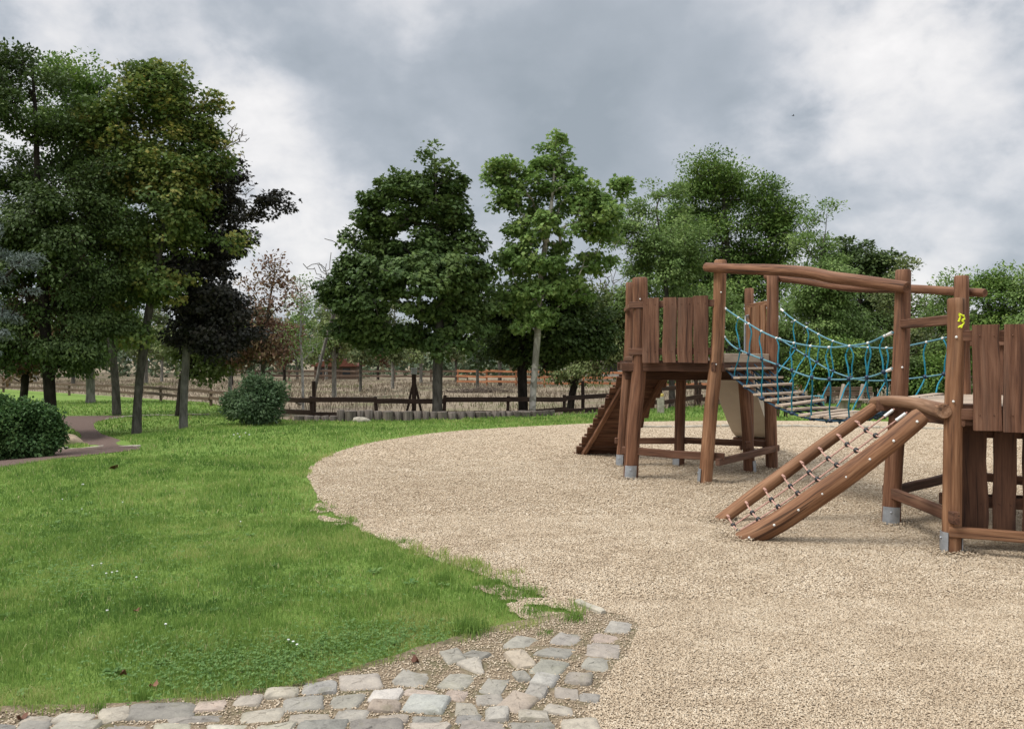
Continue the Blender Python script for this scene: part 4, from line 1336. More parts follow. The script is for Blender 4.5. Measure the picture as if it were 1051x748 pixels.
# carrying ropes and zigzag net under the treads
m_ = MB()
for u in (0.0, 0.2, 0.4, 0.6, 0.8, 1.0):
    m_.tube([tpos(t, u) - (0, 0, 0.035) for t in np.linspace(-0.03, 1.02, 30)], 0.011 if u in (0, 1.0) else 0.009, 6)
for i in range(NT - 1):
    t0 = 0.025 + 0.95 * i / (NT - 1); t1 = 0.025 + 0.95 * (i + 1) / (NT - 1)
    tm = (t0 + t1) / 2
    for j in range(5):
        ua, ub = j * 0.2, (j + 1) * 0.2
        m_.tube([tpos(t0, ua) - (0, 0, 0.03), tpos(tm, (ua + ub) / 2) - (0, 0, 0.045), tpos(t1, ub) - (0, 0, 0.03)], 0.008, 5)
        m_.tube([tpos(t0, ub) - (0, 0, 0.03), tpos(tm, (ua + ub) / 2) - (0, 0, 0.065), tpos(t1, ua) - (0, 0, 0.03)], 0.008, 5)
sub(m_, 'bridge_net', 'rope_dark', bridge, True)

# ------------------------------------------------------------------ rope ramp on the right tower
nramp = empty('climbing_ramp', (0, 0, 0), frame_root)
def track(lst, Y0, Y1):
    n = len(lst)
    return [at(px, py, Y0 + (Y1 - Y0) * i / (n - 1)) for i, (px, py) in enumerate(lst)]
LL = track([(903, 414.5), (867, 440), (833, 464.5), (800, 489), (767, 513), (735, 537)], 7.72, 7.74)
RR = track([(947, 426), (913, 454), (887, 474), (860, 494), (833, 513), (800, 535), (772, 550), (757, 556)], 6.55, 6.98)
m_ = MB(); m_.log(LL, [0.062, 0.064, 0.068, 0.070, 0.070, 0.062], 16, 0.06, 0.02, 4, flat=0.84); sub(m_, 'side_log', 'post_warm', nramp, True)
RM_ = MB(); RM_.log(RR, [0.080, 0.085, 0.089, 0.091, 0.092, 0.092, 0.086, 0.075], 18, 0.07, 0.03, 4)
m_ = MB(); m_.log(track([(896, 412), (915, 411), (940, 414), (958, 419), (969, 422)], 7.78, 6.42), [0.045, 0.049, 0.054, 0.061, 0.065], 16, 0.07, 0.014, 4); sub(m_, 'top_log', 'log_end', nramp, True)
for q_ in (((3.50, 6.50, 1.19), (3.80, 6.44, 1.19)), ((3.52, 7.60, 1.17), (3.72, 7.56, 1.17))):     # short blocks that tie the top log to the tower
    m_ = MB(); m_.board(*q_, 0.08, 0.11, (0, 0, 1))
    sub(m_, 'tie_block', 'plank', nramp)


def poly_at(P, t):
    P = np.asarray(P); s = np.concatenate([[0], np.cumsum(np.linalg.norm(np.diff(P, axis=0), axis=1))]); s /= s[-1]
    return np.array([np.interp(t, s, P[:, k]) for k in range(3)])


m_ = MB(); bl = MB(); wc = MB()
TT = np.linspace(0.17, 0.95, 8)
grid = []
for i, t in enumerate(TT):
    a = poly_at(LL, t - 0.01) + (0.0, -0.055, 0.02); b = poly_at(RR, t) + (0.0, 0.08, 0.015)
    row = []
    for u in (0.36, 0.66):
        q = a + (b - a) * u; q[2] -= 0.035
        row.append(q)
    pts = [a, a + (row[0] - a) * 0.5 - (0, 0, 0.006), row[0], (row[0] + row[1]) / 2 - (0, 0, 0.004), row[1], b + (row[1] - b) * 0.5 - (0, 0, 0.006), b]
    m_.tube(pts, 0.008, 6)
    grid.append(row)
    for q in row: bl.ball(q, 0.026, 8, 5)
    m_.tube([a + (-0.0, 0.02, 0.0), a + (b - a) * 0.12], 0.012, 6)
for c_ in range(2):
    top = poly_at(LL, 0.0) * (0.62 - 0.3 * c_) + poly_at(RR, 0.0) * (0.38 + 0.3 * c_) + (0, 0, -0.01)
    line = [top] + [g_[c_] for g_ in grid]
    line.append(line[-1] + (line[-1] - line[-2]) * 0.55 - (0, 0, 0.02))
    m_.tube(line, 0.008, 6)
    wc.tube([top + (line[1] - top) * 0.05, top + (line[1] - top) * 0.35], 0.015, 8)
multi('climbing_net', [(m_, M['rope_red']), (bl, M['black_cap'])], nramp, ROOT)
for t in np.linspace(0.06, 0.955, 8):
    c = poly_at(RR, t) + np.array([0.0, -0.088, 0.028])
    wc.ball(c, 0.012, 8, 4)
multi('side_log', [(RM_, M['post_warm']), (wc, M['white_cap'])], nramp, ROOT)


# ------------------------------------------------------------------ trees
def skeleton(base_h, lobes, n, rng, trunk_r, apex=None, tw=0.02, droop=0.0, first=0.0, bough=0.3, ragged=0.12, rfloor=0.006):
    """branch nodes of a tree in its own space; lobes are (centre, radii)"""
    C_ = np.array([l[0] for l in lobes]); R_ = np.array([l[1] for l in lobes])
    vol = np.prod(R_, 1) ** 0.72
    nb = max(len(lobes), n // 6)
    kb = np.concatenate([np.arange(len(lobes)), rng.choice(len(lobes), nb - len(lobes), p=vol / vol.sum())])
    dr = rng.normal(0, 1, (nb, 3)); dr /= np.linalg.norm(dr, axis=1)[:, None]
    rad = rng.random(nb) ** (1 / 2.6) * np.where(rng.random(nb) < ragged, rng.uniform(1.0, 1.12 + ragged, nb), 0.95)
    rad[:len(lobes)] *= 0.4
    Bc = C_[kb] + dr * rad[:, None] * R_[kb]                       # bough centres
    k = rng.integers(0, nb, n)
    br = np.minimum(bough * rng.uniform(0.6, 1.3, nb), 0.8 * R_[kb].min(1) + 0.05)
    od = rng.normal(0, 1, (n, 3)); od *= (rng.random(n) ** (1 / 3) * 1.7 / np.linalg.norm(od, axis=1))[:, None]
    At = Bc[k] + od * np.array([1, 1, 0.72]) * br[k][:, None]
    top_h = (C_[:, 2] + R_[:, 2]).max()
    At = At[At[:, 2] > min(0.35, 0.12 * top_h)]
    top = C_[np.argmax(C_[:, 2] + R_[:, 2] * 0.4)] if apex is None else np.asarray(apex, float)
    nt = 12
    cum = rng.normal(0, tw * 1.5 * top[2], (nt, 2)).cumsum(0) / 3; cum[:2] = 0; cum = np.concatenate([cum[:1], (cum[:-2] + cum[1:-1] + cum[2:]) / 3, cum[-1:]])
    nodes = []; par = []
    for i in range(nt):
        t = i / (nt - 1)
        q = np.array([top[0] * t ** 1.5, top[1] * t ** 1.5, top[2] * t]); q[:2] += cum[i] * t
        if i == 0: q[2] = -0.15
        nodes.append(q); par.append(i - 1)
    Nn = np.zeros((nt + 4 * len(At) + 4, 3)); Nn[:nt] = nodes
    P = list(par); cnt = nt
    tr = Nn[:nt]
    d0 = np.array([np.min(np.linalg.norm(tr - a, axis=1)) for a in At])
    tips = []
    for i in np.argsort(d0):
        a = At[i]
        v = a - Nn[:cnt]
        dist = np.linalg.norm(v, axis=1)
        cost = dist + 0.9 * np.maximum(0, Nn[:cnt, 2] - a[2] + 0.35 * np.hypot(v[:, 0], v[:, 1]))
        cost[Nn[:cnt, 2] < first] += 3
        j = int(np.argmin(cost)); L = dist[j]
        ns = 3 if L > 0.5 else 1
        p0 = Nn[j].copy(); last = j
        for s in range(1, ns + 1):
            t = s / ns
            q = p0 + (a - p0) * t
            if s < ns:
                q = q + rng.normal(0, 0.06 * L, 3); q[2] += 0.10 * L * math.sin(math.pi * t) * (1 - droop)
            Nn[cnt] = q; P.append(last); last = cnt; cnt += 1
        tips.append(last)
    Nn = Nn[:cnt]; P = np.array(P)
    w = np.zeros(cnt); w[tips] = 1
    for i in range(cnt - 1, 0, -1):
        w[P[i]] += w[i]
    r = np.maximum(trunk_r * (w / w[0]) ** 0.46, rfloor)
    r[0] *= 1.28
    return Nn, P, r, np.array(tips), k


def wood_mesh(name, Nn, P, r, mat, k=6, rmin=0.0):
    i = np.arange(1, len(Nn)); i = i[r[i] >= rmin]
    a = Nn[P[i]]; b = Nn[i]
    ra = np.minimum(r[P[i]], r[i] * 1.6); rb = r[i]
    trunk = P[i] == i - 1
    ra = np.where(trunk & (i < 12), r[P[i]], ra)
    d = b - a; L = np.linalg.norm(d, axis=1, keepdims=True) + 1e-9; d = d / L
    ref = np.where(np.abs(d[:, 2:3]) < 0.9, np.array([[0, 0, 1.0]]), np.array([[1.0, 0, 0]]))
    s = np.cross(d, ref); s /= np.linalg.norm(s, axis=1, keepdims=True); n = np.cross(s, d)
    ang = np.linspace(0, 2 * np.pi, k, endpoint=False)
    ring = np.cos(ang)[None, :, None] * s[:, None] + np.sin(ang)[None, :, None] * n[:, None]
    V = np.stack([a[:, None] + ring * ra[:, None, None], (b + d * rb[:, None] * 0.3)[:, None] + ring * rb[:, None, None]], 1)
    m = len(i)
    idx = np.arange(m * 2 * k).reshape(m, 2, k)
    q = np.stack([idx[:, 0], np.roll(idx[:, 0], -1, 1), np.roll(idx[:, 1], -1, 1), idx[:, 1]], -1).reshape(-1, 4)
    return mesh_np(name, V.reshape(-1, 3), [q], [mat], None, True)


LEAF_MAPLE = np.array([(0, 0), (0.42, 0.08), (0.34, 0.36), (0.55, 0.62), (0.22, 0.66), (0, 1.0), (-0.22, 0.66), (-0.55, 0.62), (-0.34, 0.36), (-0.42, 0.08)]) 
LEAF_OVAL = np.array([(0, 0), (0.28, 0.30), (0.24, 0.68), (0, 1.0), (-0.24, 0.68), (-0.28, 0.30)])
LEAF_NARROW = np.array([(0, 0), (0.14, 0.4), (0, 1.0), (-0.14, 0.4)])


def leaves_mesh(name, centres, per, spread, size, shape, mat, rng, origin=None, up=0.8, flat=0.55, jitter=0.35, droop=0.3, crnd=0.5):
    per_c = rng.poisson(per * rng.choice([0.35, 0.8, 1.2, 1.65], len(centres)))
    ci = np.repeat(np.arange(len(centres)), per_c); n = len(ci)
    spr = spread * rng.uniform(0.65, 1.15, len(centres))[ci][:, None] / max(spread, 1e-6)
    off = rng.normal(0, 1, (n, 3)); off *= (rng.random(n) ** (1 / 2.6) * 1.75 / (np.linalg.norm(off, axis=1) + 1e-9))[:, None]
    off = off * np.array([spread, spread, spread * flat]) * spr
    p = centres[ci] + off
    out = off / (np.linalg.norm(off, axis=1, keepdims=True) + 1e-6)
    if origin is not None:
        o2 = p - origin; o2 /= (np.linalg.norm(o2, axis=1, keepdims=True) + 1e-6)
        out = out * 0.5 + o2 * 0.7
    ax = out + rng.normal(0, 0.6, (n, 3)); ax[:, 2] -= droop
    ax /= np.linalg.norm(ax, axis=1, keepdims=True) + 1e-9
    nr = rng.normal(0, 0.30, (n, 3)) + np.array([0, 0, up]) + out * 0.45
    s = np.cross(ax, nr); s /= np.linalg.norm(s, axis=1, keepdims=True) + 1e-9
    nr = np.cross(s, ax)
    sz = size * rng.uniform(0.6, 1.3, n)
    k = len(shape)
    fold = np.abs(shape[:, 0]) * 0.35 - 0.12 * shape[:, 1] ** 2
    V = p[:, None] + sz[:, None, None] * (s[:, None] * shape[None, :, 0:1] + ax[:, None] * shape[None, :, 1:2] + nr[:, None] * fold[None, :, None])
    F = np.arange(n * k).reshape(n, k)
    cr = rng.random(len(centres))
    rv = np.clip(0.5 + (cr[ci] - 0.5) * crnd * 1.1 + (rng.random(n) - 0.5) * 0.42, 0, 1)
    return mesh_np(name, V.reshape(-1, 3), [F], [mat], {'rnd': ('FLOAT', np.repeat(rv, k))})


def link_tree(name, base, tm, cm, label, cat='tree', group=None, rot=0.0, scale=1.0, cname='crown'):
    e = empty(name, base)
    e.rotation_euler = (0, 0, rot); e.scale = (scale,) * 3
    if tm is not None: put(bpy.data.objects.new('trunk', tm), e)
    if cm is not None: put(bpy.data.objects.new(cname, cm), e)
    return tag(e, label, cat, group)


def tree(name, px, py, blobs, label, leaf, bk, seed, n=300, per=50, size=0.13, spread=0.34, trunk_r=0.14, shape=LEAF_MAPLE, Y=None, apex=None, depth=0.85, first=0.0, cat='tree', group=None, trunks=None, tw=0.02, up=0.8, flat=0.55, droop=0.3, rmin=0.0, crnd=0.5, cname='crown', bough=None):
    """blobs: (px, py, rx, ry) of the crown's masses at the tree's distance"""
    rng = np.random.default_rng(seed)
    if Y is None:
        b = gp(px, py)
    else:
        X = (px - CX) / FPX * Y; b = np.array([X, Y, tz(X, Y)])
    Y = b[1]; s = Y / FPX
    lobes = []
    cxm = np.mean([q[0] for q in blobs])
    for (bx, by, rx, ry) in blobs:
        c = np.array([(bx - CX) * s - b[0], rng.normal(0, 0.30) * rx * s, CAMZ - (by - HY) * s - b[2]])
        lobes.append((c, np.array([rx * s, depth * (rx + ry) / 2 * s, ry * s])))
    ap = None
    if apex is not None:
        ap = np.array([(apex[0] - CX) * s - b[0], 0, CAMZ - (apex[1] - HY) * s - b[2]])
    if bough is None: bough = 0.34 * (Y / 24.0) ** 0.6 if cname == 'crown' else spread * 0.8
    Nn, P, r, tips, _ = skeleton(0, lobes, n, rng, trunk_r, ap, tw, 0.0, first, bough, 0.06 if cname == 'crown' else 0.14, 0.006 if leaf else 0.013)
    tm = wood_mesh('trunk', Nn, P, r, BK[bk], 8, rmin)
    cm = None
    if leaf:
        org = np.mean([l[0] for l in lobes], 0)
        cm = leaves_mesh('crown', Nn[tips], per, spread, size, shape, LF[leaf], rng, org, up, flat, 0.35, droop, crnd)
    return link_tree(name, b, tm, cm, label, cat, group, cname=cname)


# --- the two trees in the middle
tree('maple_tree', 449, 424, [(440, 158, 8, 9), (440, 170, 15, 11), (455, 181, 15, 13), (425, 187, 20, 13), (408, 199, 22, 13), (385, 205, 13, 9), (445, 206, 34, 20), (372, 218, 13, 11), (405, 228, 40, 22), (462, 225, 22, 24), (375, 250, 18, 18), (425, 254, 54, 28), (474, 255, 16, 24),
                              (375, 280, 22, 18), (487, 280, 13, 18), (430, 284, 54, 28), (350, 298, 18, 8), (337, 302, 8, 5), (470, 298, 30, 24), (390, 314, 48, 20), (450, 324, 48, 24), (491, 318, 13, 26), (366, 334, 26, 14), (420, 347, 46, 12), (474, 345, 24, 12)],
     'dense dark green maple in front of the fence, beside the pale-barked tree', 'maple', 'grey', 101, 900, 62, 0.115, 0.20, 0.15, Y=23.6, apex=(442, 165), first=1.8)
tree('plane_tree', 546, 423, [(566, 146, 14, 10), (572, 160, 18, 14), (568, 180, 18, 16), (522, 162, 12, 10), (512, 176, 9, 10), (526, 188, 18, 16), (532, 208, 20, 16), (560, 215, 30, 18), (602, 212, 28, 16), (630, 200, 14, 9), (640, 188, 6, 5), (585, 238, 44, 18), (540, 245, 26, 18),
                              (620, 240, 18, 16), (560, 270, 44, 20), (606, 268, 22, 14), (520, 272, 16, 14), (545, 298, 34, 18), (590, 296, 20, 12), (512, 300, 12, 14), (552, 322, 24, 12)],
     'light green loose-crowned tree with a slim pale spotted trunk', 'plane', 'plane', 102, 520, 50, 0.115, 0.19, 0.10, Y=24.3, apex=(562, 175), first=2.6)
tree('broadleaf_tree', 537, 421, [(520, 332, 36, 28), (580, 335, 40, 30), (545, 358, 44, 16), (600, 325, 30, 26), (505, 355, 22, 16), (560, 312, 36, 26), (610, 352, 18, 14)],
     'dark green tree with a thick dark trunk just behind the pale-barked tree', 'deep', 'dark', 103, 380, 70, 0.11, 0.27, 0.16, Y=26.0, apex=(540, 320), first=1.3)
tree('broadleaf_tree', 585, 412, [(605, 338, 40, 36), (638, 352, 26, 30), (590, 365, 30, 20), (625, 320, 26, 26), (650, 340, 24, 30)],
     'olive green tree with a leaning dark trunk behind the ladder ramp', 'olive', 'dark', 104, 340, 70, 0.12, 0.34, 0.14, Y=31.0, apex=(612, 325), shape=LEAF_OVAL)

# --- the big trees behind the left tower and the bridge
tree('ash_tree', 748, 402, [(745, 186, 42, 22), (752, 205, 54, 28), (712, 212, 38, 24), (795, 212, 30, 26), (690, 235, 36, 30), (748, 245, 70, 40), (810, 245, 24, 40), (700, 275, 50, 40), (780, 280, 50, 40), (740, 310, 80, 40), (715, 350, 60, 30), (790, 345, 50, 40)],
     'largest tree, broad and rounded, standing behind the rope bridge', 'mid', 'grey', 105, 1500, 66, 0.14, 0.46, 0.26, Y=39.0, apex=(748, 200), shape=LEAF_OVAL)
tree('poplar_tree', 690, 405, [(658, 215, 10, 22), (672, 200, 7, 14), (690, 195, 10, 14), (645, 245, 14, 30), (662, 270, 24, 34), (690, 265, 26, 36), (712, 250, 16, 30), (650, 320, 22, 36), (690, 330, 36, 40), (725, 330, 30, 36)],
     'airy light green tree with thin upright twigs behind the left tower', 'airy', 'grey', 106, 760, 48, 0.11, 0.26, 0.12, Y=31.0, apex=(680, 215), shape=LEAF_OVAL)
tree('poplar_tree', 832, 408, [(835, 222, 9, 16), (850, 215, 6, 8), (832, 250, 14, 24), (856, 262, 14, 20), (838, 290, 26, 30), (865, 310, 24, 30), (830, 330, 34, 36), (800, 340, 26, 36), (870, 350, 30, 30)],
     'slender light green tree with loose top shoots left of the right tower', 'airy', 'grey', 107, 620, 48, 0.115, 0.27, 0.11, Y=32.0, apex=(838, 235), shape=LEAF_OVAL)
tree('broadleaf_tree', 882, 405, [(880, 256, 26, 14), (895, 275, 22, 18), (872, 275, 26, 20), (905, 300, 14, 22), (885, 310, 36, 30), (890, 350, 42, 34)],
     'dark blue-green tree rising behind the far post of the bridge', 'deep', 'dark', 108, 460, 60, 0.14, 0.36, 0.16, Y=42.0, apex=(882, 265))
tree('birch_tree', 920, 408, [(925, 275, 8, 14), (915, 305, 14, 18), (940, 318, 14, 16), (930, 345, 26, 26), (905, 360, 26, 26), (950, 360, 26, 24)],
     'small yellow-green tree showing between the two posts of the right tower', 'olive', 'grey', 109, 200, 40, 0.13, 0.34, 0.09, Y=33.0, apex=(924, 285), shape=LEAF_OVAL)
# --- a hedge-like row on the right
for i, (px, yy, bl, lf) in enumerate([
        (985, 30.0, [(985, 300, 22, 14), (975, 325, 26, 20), (1000, 345, 26, 30), (970, 365, 26, 24)], 'airy'),
        (1024, 28.5, [(1012, 290, 18, 12), (1030, 292, 22, 14), (1020, 320, 32, 24), (1030, 355, 36, 34)], 'mid'),
        (1066, 27.5, [(1058, 285, 24, 14), (1075, 290, 24, 20), (1062, 325, 32, 30), (1075, 360, 36, 34)], 'airy'),
        (850, 30.0, [(850, 372, 26, 20), (830, 380, 20, 16), (870, 385, 20, 16)], 'mid'),
        (900, 29.0, [(900, 380, 26, 18), (880, 390, 18, 14), (925, 385, 20, 16)], 'deep'),
        (955, 29.0, [(955, 382, 24, 18), (975, 390, 20, 16), (940, 392, 18, 14)], 'mid'),
        (780, 33.0, [(780, 372, 28, 20), (760, 384, 20, 14), (800, 386, 20, 14)], 'deep'),
        (715, 36.0, [(715, 368, 24, 16), (735, 376, 18, 12), (698, 378, 18, 12)], 'mid')]):
    lab = ['tall pale green bush behind the right tower, ending the row at the sky gap', 'mid green bushy tree behind the plank guard of the right tower', 'bushy light green tree at the right edge of the picture',
           'round mid green bush behind the middle of the rope bridge', 'dark green bush low behind the right end of the bridge', 'mid green bush seen below the rail between the right tower posts',
           'dark bush low behind the slide', 'mid green bush behind the low opening of the left tower'][i]
    tree('tall_bush', px, 0, bl, lab, lf, 'grey', 130 + i, 240, 64, 0.11, 0.34, 0.07, Y=yy, shape=LEAF_OVAL, cat='bush' if i > 2 else 'tree', cname='foliage', first=0)

# --- the group on the left
tree('maple_tree', 188, 443, [(205, 182, 34, 16), (232, 178, 24, 12), (180, 195, 40, 22), (140, 178, 20, 12), (215, 215, 54, 24), (262, 214, 26, 14), (284, 208, 10, 8), (178, 232, 34, 24), (225, 245, 34, 24), (205, 282, 42, 26), (240, 318, 26, 16),
                              (215, 265, 36, 22), (222, 300, 32, 18), (208, 322, 38, 22), (188, 346, 20, 12), (225, 348, 28, 14), (250, 342, 14, 10), (175, 300, 18, 16)],
     'almost black leaved maple with a pale grey trunk leaning over the lawn', 'purple', 'pale', 110, 640, 60, 0.095, 0.20, 0.115, Y=22.8, apex=(205, 200), first=1.4, tw=0.012)
tree('maple_tree', 140, 447, [(165, 84, 30, 14), (150, 100, 34, 20), (188, 106, 26, 22), (112, 118, 24, 16), (165, 132, 48, 26), (205, 138, 16, 22), (95, 135, 18, 10), (84, 112, 10, 8), (130, 165, 36, 22), (185, 172, 36, 22), (212, 168, 12, 22), (150, 205, 36, 24), (195, 225, 26, 30), (138, 250, 30, 26),
                              (160, 285, 30, 22), (132, 312, 26, 18), (150, 345, 28, 14), (238, 250, 12, 20)],
     'tall maple with yellowing top leaves, its trunk rising right of the path', 'yellow', 'grey', 111, 760, 62, 0.095, 0.25, 0.115, Y=21.4, apex=(162, 110), first=1.8, crnd=0.65)
tree('broadleaf_tree', 120, 425, [(70, 80, 24, 16), (55, 70, 14, 10), (95, 95, 30, 20), (65, 115, 38, 26), (100, 130, 34, 26), (80, 170, 40, 30), (110, 210, 40, 34), (95, 255, 40, 34), (115, 295, 36, 28), (110, 330, 32, 16), (118, 352, 32, 14), (90, 360, 24, 10)],
     'green tree behind the tall yellowing maple, trunk standing in the far lawn', 'mid', 'grey', 112, 760, 60, 0.12, 0.33, 0.14, Y=29.5, apex=(78, 95), shape=LEAF_OVAL, first=2.0)
tree('oak_tree', 53, 440, [(8, 50, 26, 16), (22, 75, 30, 22), (-20, 70, 40, 30), (10, 115, 46, 28), (55, 135, 22, 18), (35, 165, 52, 30), (-20, 160, 50, 50), (95, 180, 22, 18), (60, 215, 64, 32), (110, 240, 36, 28), (30, 255, 60, 34), (90, 285, 50, 34), (-15, 260, 46, 60),
                           (50, 320, 56, 36), (115, 330, 26, 26), (20, 345, 40, 20), (75, 355, 36, 14), (30, 368, 30, 8)],
     'big dark green tree at the left edge with a dark trunk behind the round bush', 'deep', 'dark', 113, 1000, 74, 0.095, 0.25, 0.145, Y=20.5, apex=(18, 70), shape=LEAF_OVAL, first=1.7)
tree('cherry_tree', 22, 412, [(48, 245, 18, 18), (55, 275, 20, 22), (35, 310, 24, 22), (58, 330, 18, 18), (12, 340, 20, 18), (70, 295, 12, 14), (20, 370, 20, 12)],
     'reddish brown leaved tree under the big dark tree at the left edge', 'rust', 'dark', 114, 170, 34, 0.13, 0.26, 0.10, Y=21.6, apex=(36, 255), shape=LEAF_OVAL)
tree('spruce_tree', -14, 470, [(12, 264, 20, 5), (34, 270, 12, 4), (2, 285, 22, 6), (32, 294, 13, 4), (-18, 258, 16, 8), (4, 322, 10, 5), (-26, 310, 16, 12), (-2, 342, 8, 4), (-18, 238, 10, 5), (-28, 360, 16, 20), (-24, 215, 8, 10)],
     'silvery blue-grey spruce reaching in from the left edge', 'silver', 'dark', 115, 130, 80, 0.075, 0.09, 0.08, Y=13.6, apex=(-18, 205), shape=LEAF_NARROW, flat=0.45, droop=0.1)
tree('broadleaf_tree', 93, 405, [(90, 318, 30, 26), (70, 345, 28, 22), (112, 345, 26, 22), (92, 368, 30, 12)],
     'mid green tree with a pale trunk standing by the far rail fence on the left', 'olive', 'pale', 116, 180, 44, 0.17, 0.42, 0.20, Y=38.0, apex=(92, 325), shape=LEAF_OVAL)
tree('broadleaf_tree', 184, 426, [(215, 330, 26, 26), (240, 350, 24, 22), (190, 350, 30, 22), (215, 372, 28, 12), (205, 305, 22, 20)],
     'black-trunked tree leaning behind the almost black maple', 'olive', 'dark', 117, 200, 44, 0.15, 0.36, 0.15, Y=29.0, apex=(212, 318), shape=LEAF_OVAL)
tree('cherry_tree', 268, 418, [(272, 268, 12, 10), (290, 292, 12, 12), (262, 292, 18, 16), (283, 318, 18, 16), (255, 325, 22, 20), (272, 350, 24, 20), (240, 365, 18, 14), (290, 355, 14, 14)],
     'rusty brown thinly leaved tree behind the round shrub', 'rust', 'grey', 118, 200, 24, 0.13, 0.30, 0.09, Y=29.0, apex=(272, 280), shape=LEAF_OVAL)
tree('birch_tree', 311, 408, [(310, 288, 6, 10), (306, 310, 12, 14), (320, 318, 12, 12), (308, 340, 18, 16), (322, 356, 18, 14), (296, 360, 14, 14)],
     'thin young birch with sparse leaves left of the leaning bare tree', 'airy', 'birch', 119, 120, 16, 0.11, 0.30, 0.055, Y=33.0, apex=(310, 285), shape=LEAF_OVAL)
tree('bare_tree', 320, 414, [(352, 270, 8, 30), (338, 275, 12, 30), (365, 300, 18, 24), (345, 310, 18, 20), (330, 300, 10, 20), (372, 280, 10, 20)],
     'dead leafless tree leaning to the right beside the dark maple', None, 'dead', 120, 260, trunk_r=0.06, Y=28.0, apex=(352, 285), first=2.2)
tree('bare_tree', 236, 408, [(238, 135, 8, 18), (228, 150, 8, 18), (245, 150, 6, 18), (236, 180, 14, 20)],
     'leafless twiggy treetop sticking up behind the almost black maple', None, 'dead', 121, 200, trunk_r=0.085, Y=33.0, apex=(237, 145), first=5)
tree('bare_tree', 650, 405, [(610, 290, 12, 24), (625, 300, 14, 22), (600, 310, 14, 16), (634, 330, 14, 16)],
     'leafless branches of a dead tree in the sky gap beside the left tower', None, 'dead', 122, 220, trunk_r=0.07, Y=33.0, apex=(622, 290), first=2)

# --- bushes
tree('laurel_bush', 18, 470, [(14, 432, 22, 15), (-10, 434, 26, 20), (34, 436, 14, 12), (30, 450, 24, 14), (0, 455, 34, 14), (48, 452, 10, 12), (20, 462, 34, 7), (-15, 462, 30, 8), (44, 462, 12, 6), (2, 418, 3, 6), (30, 418, 3, 5), (50, 430, 3, 5), (54, 440, 3, 3), (40, 422, 3, 5), (54, 452, 3, 3), (20, 421, 10, 6), (-30, 440, 24, 22)],
     'dense dark green bush beside the path at the left edge', 'bush', 'dark', 123, 560, 60, 0.06, 0.10, 0.04, Y=13.4, shape=LEAF_OVAL, cat='bush', cname='foliage', up=0.5, flat=0.9, droop=0.1)
tree('willow_shrub', 264, 438, [(266, 403, 14, 8), (278, 413, 9, 10), (263, 415, 19, 12), (251, 420, 11, 8), (267, 426, 18, 6), (258, 433, 16, 4), (272, 433, 14, 4), (244, 408, 3, 6), (240, 420, 4, 5), (285, 402, 2, 5), (258, 393, 2, 5), (274, 393, 2, 6), (238, 412, 2, 4)],
     'round grey-green shrub standing alone in front of the rail fence', 'shrub', 'dark', 124, 320, 52, 0.08, 0.14, 0.04, Y=19.6, shape=LEAF_NARROW * np.array([1.8, 1.0]), cat='shrub', cname='foliage', up=0.4, flat=0.9, droop=0.0)

# --- smaller trees scattered in the dry field
def field_protos():
    out = []
    for s, (lf, bk, h, kind) in enumerate([('field', 'grey', 5.6, 0), ('olive', 'pale', 5.0, 0), ('mid', 'grey', 6.2, 0), ('rust', 'dark', 5.2, 1), ('field', 'pale', 6.4, 1)]):
        rng = np.random.default_rng(300 + s)
        lob = [(np.array([rng.normal(0, 0.5), rng.normal(0, 0.5), h * f]), np.array([1.25 - 0.5 * kind, 1.25 - 0.5 * kind, h * 0.13]) * rng.uniform(0.8, 1.2)) for f in (0.45, 0.55, 0.66, 0.76, 0.88)]
        Nn, P, r, tips, _ = skeleton(0, lob, 150, rng, 0.12, np.array([0, 0, h * 0.95]), 0.012, 0, 1.4)
        out.append((wood_mesh('trunk', Nn, P, r, BK[bk], 6), leaves_mesh('crown', Nn[tips], 26, 0.36, 0.19, LEAF_OVAL, LF[lf], rng, np.array([0, 0, h * 0.6]))))
    return out


FP_ = field_protos()
FT_ = [(343, 408, 1, 1.05, 'field tree with a stout pale trunk seen just right of the bare leaning tree'), (370, 402, 0, 0.95, 'field tree with a thin light trunk beside the pale fallen branch'),
       (403, 399, 4, 0.9, 'slim field tree left of the braced post'), (432, 394, 1, 0.9, 'field tree standing directly behind the braced post'), (490, 398, 2, 0.95, 'field tree right of the dark maple trunk, beside the brush pile'),
       (513, 396, 2, 1.1, 'dark field tree rising out of the brush pile'), (468, 392, 0, 0.9, 'small far field tree between the maple trunk and the brush pile'), (292, 393, 3, 1.0, 'brownish far field tree right of the round shrub'),
       (335, 391, 4, 1.0, 'slim far field tree near the red-roofed hut'), (305, 390, 2, 0.9, 'dark far field tree left of the red-roofed hut'), (222, 392, 0, 1.0, 'far field tree behind the round shrub'), (238, 396, 3, 0.9, 'brown field tree at the left of the round shrub'),
       (150, 394, 1, 1.0, 'field tree seen between the yellowing maple and the almost black maple'), (166, 392, 4, 1.0, 'slim field tree left of the almost black maple trunk'), (75, 396, 0, 1.1, 'field tree seen between the pale trunk and the dark trunk on the left'),
       (8, 398, 2, 1.1, 'field tree over the round bush at the far left'), (36, 393, 4, 1.0, 'slim field tree behind the dark trunk on the far left'), (622, 391, 0, 1.0, 'far field tree close to the pale house'), (655, 396, 2, 1.0, 'field tree behind the left tower posts'),
       (553, 390, 4, 0.95, 'slim far field tree behind the orange fence, right of the spotted trunk'), (357, 389, 2, 0.9, 'small far field tree between two stout light trunks'), (388, 390, 3, 0.9, 'brownish far field tree between the stout trunk and the braced post'),
       (705, 393, 2, 1.1, 'field tree behind the open base of the left tower'), (268, 389, 4, 1.0, 'slim far field tree above the round shrub')]
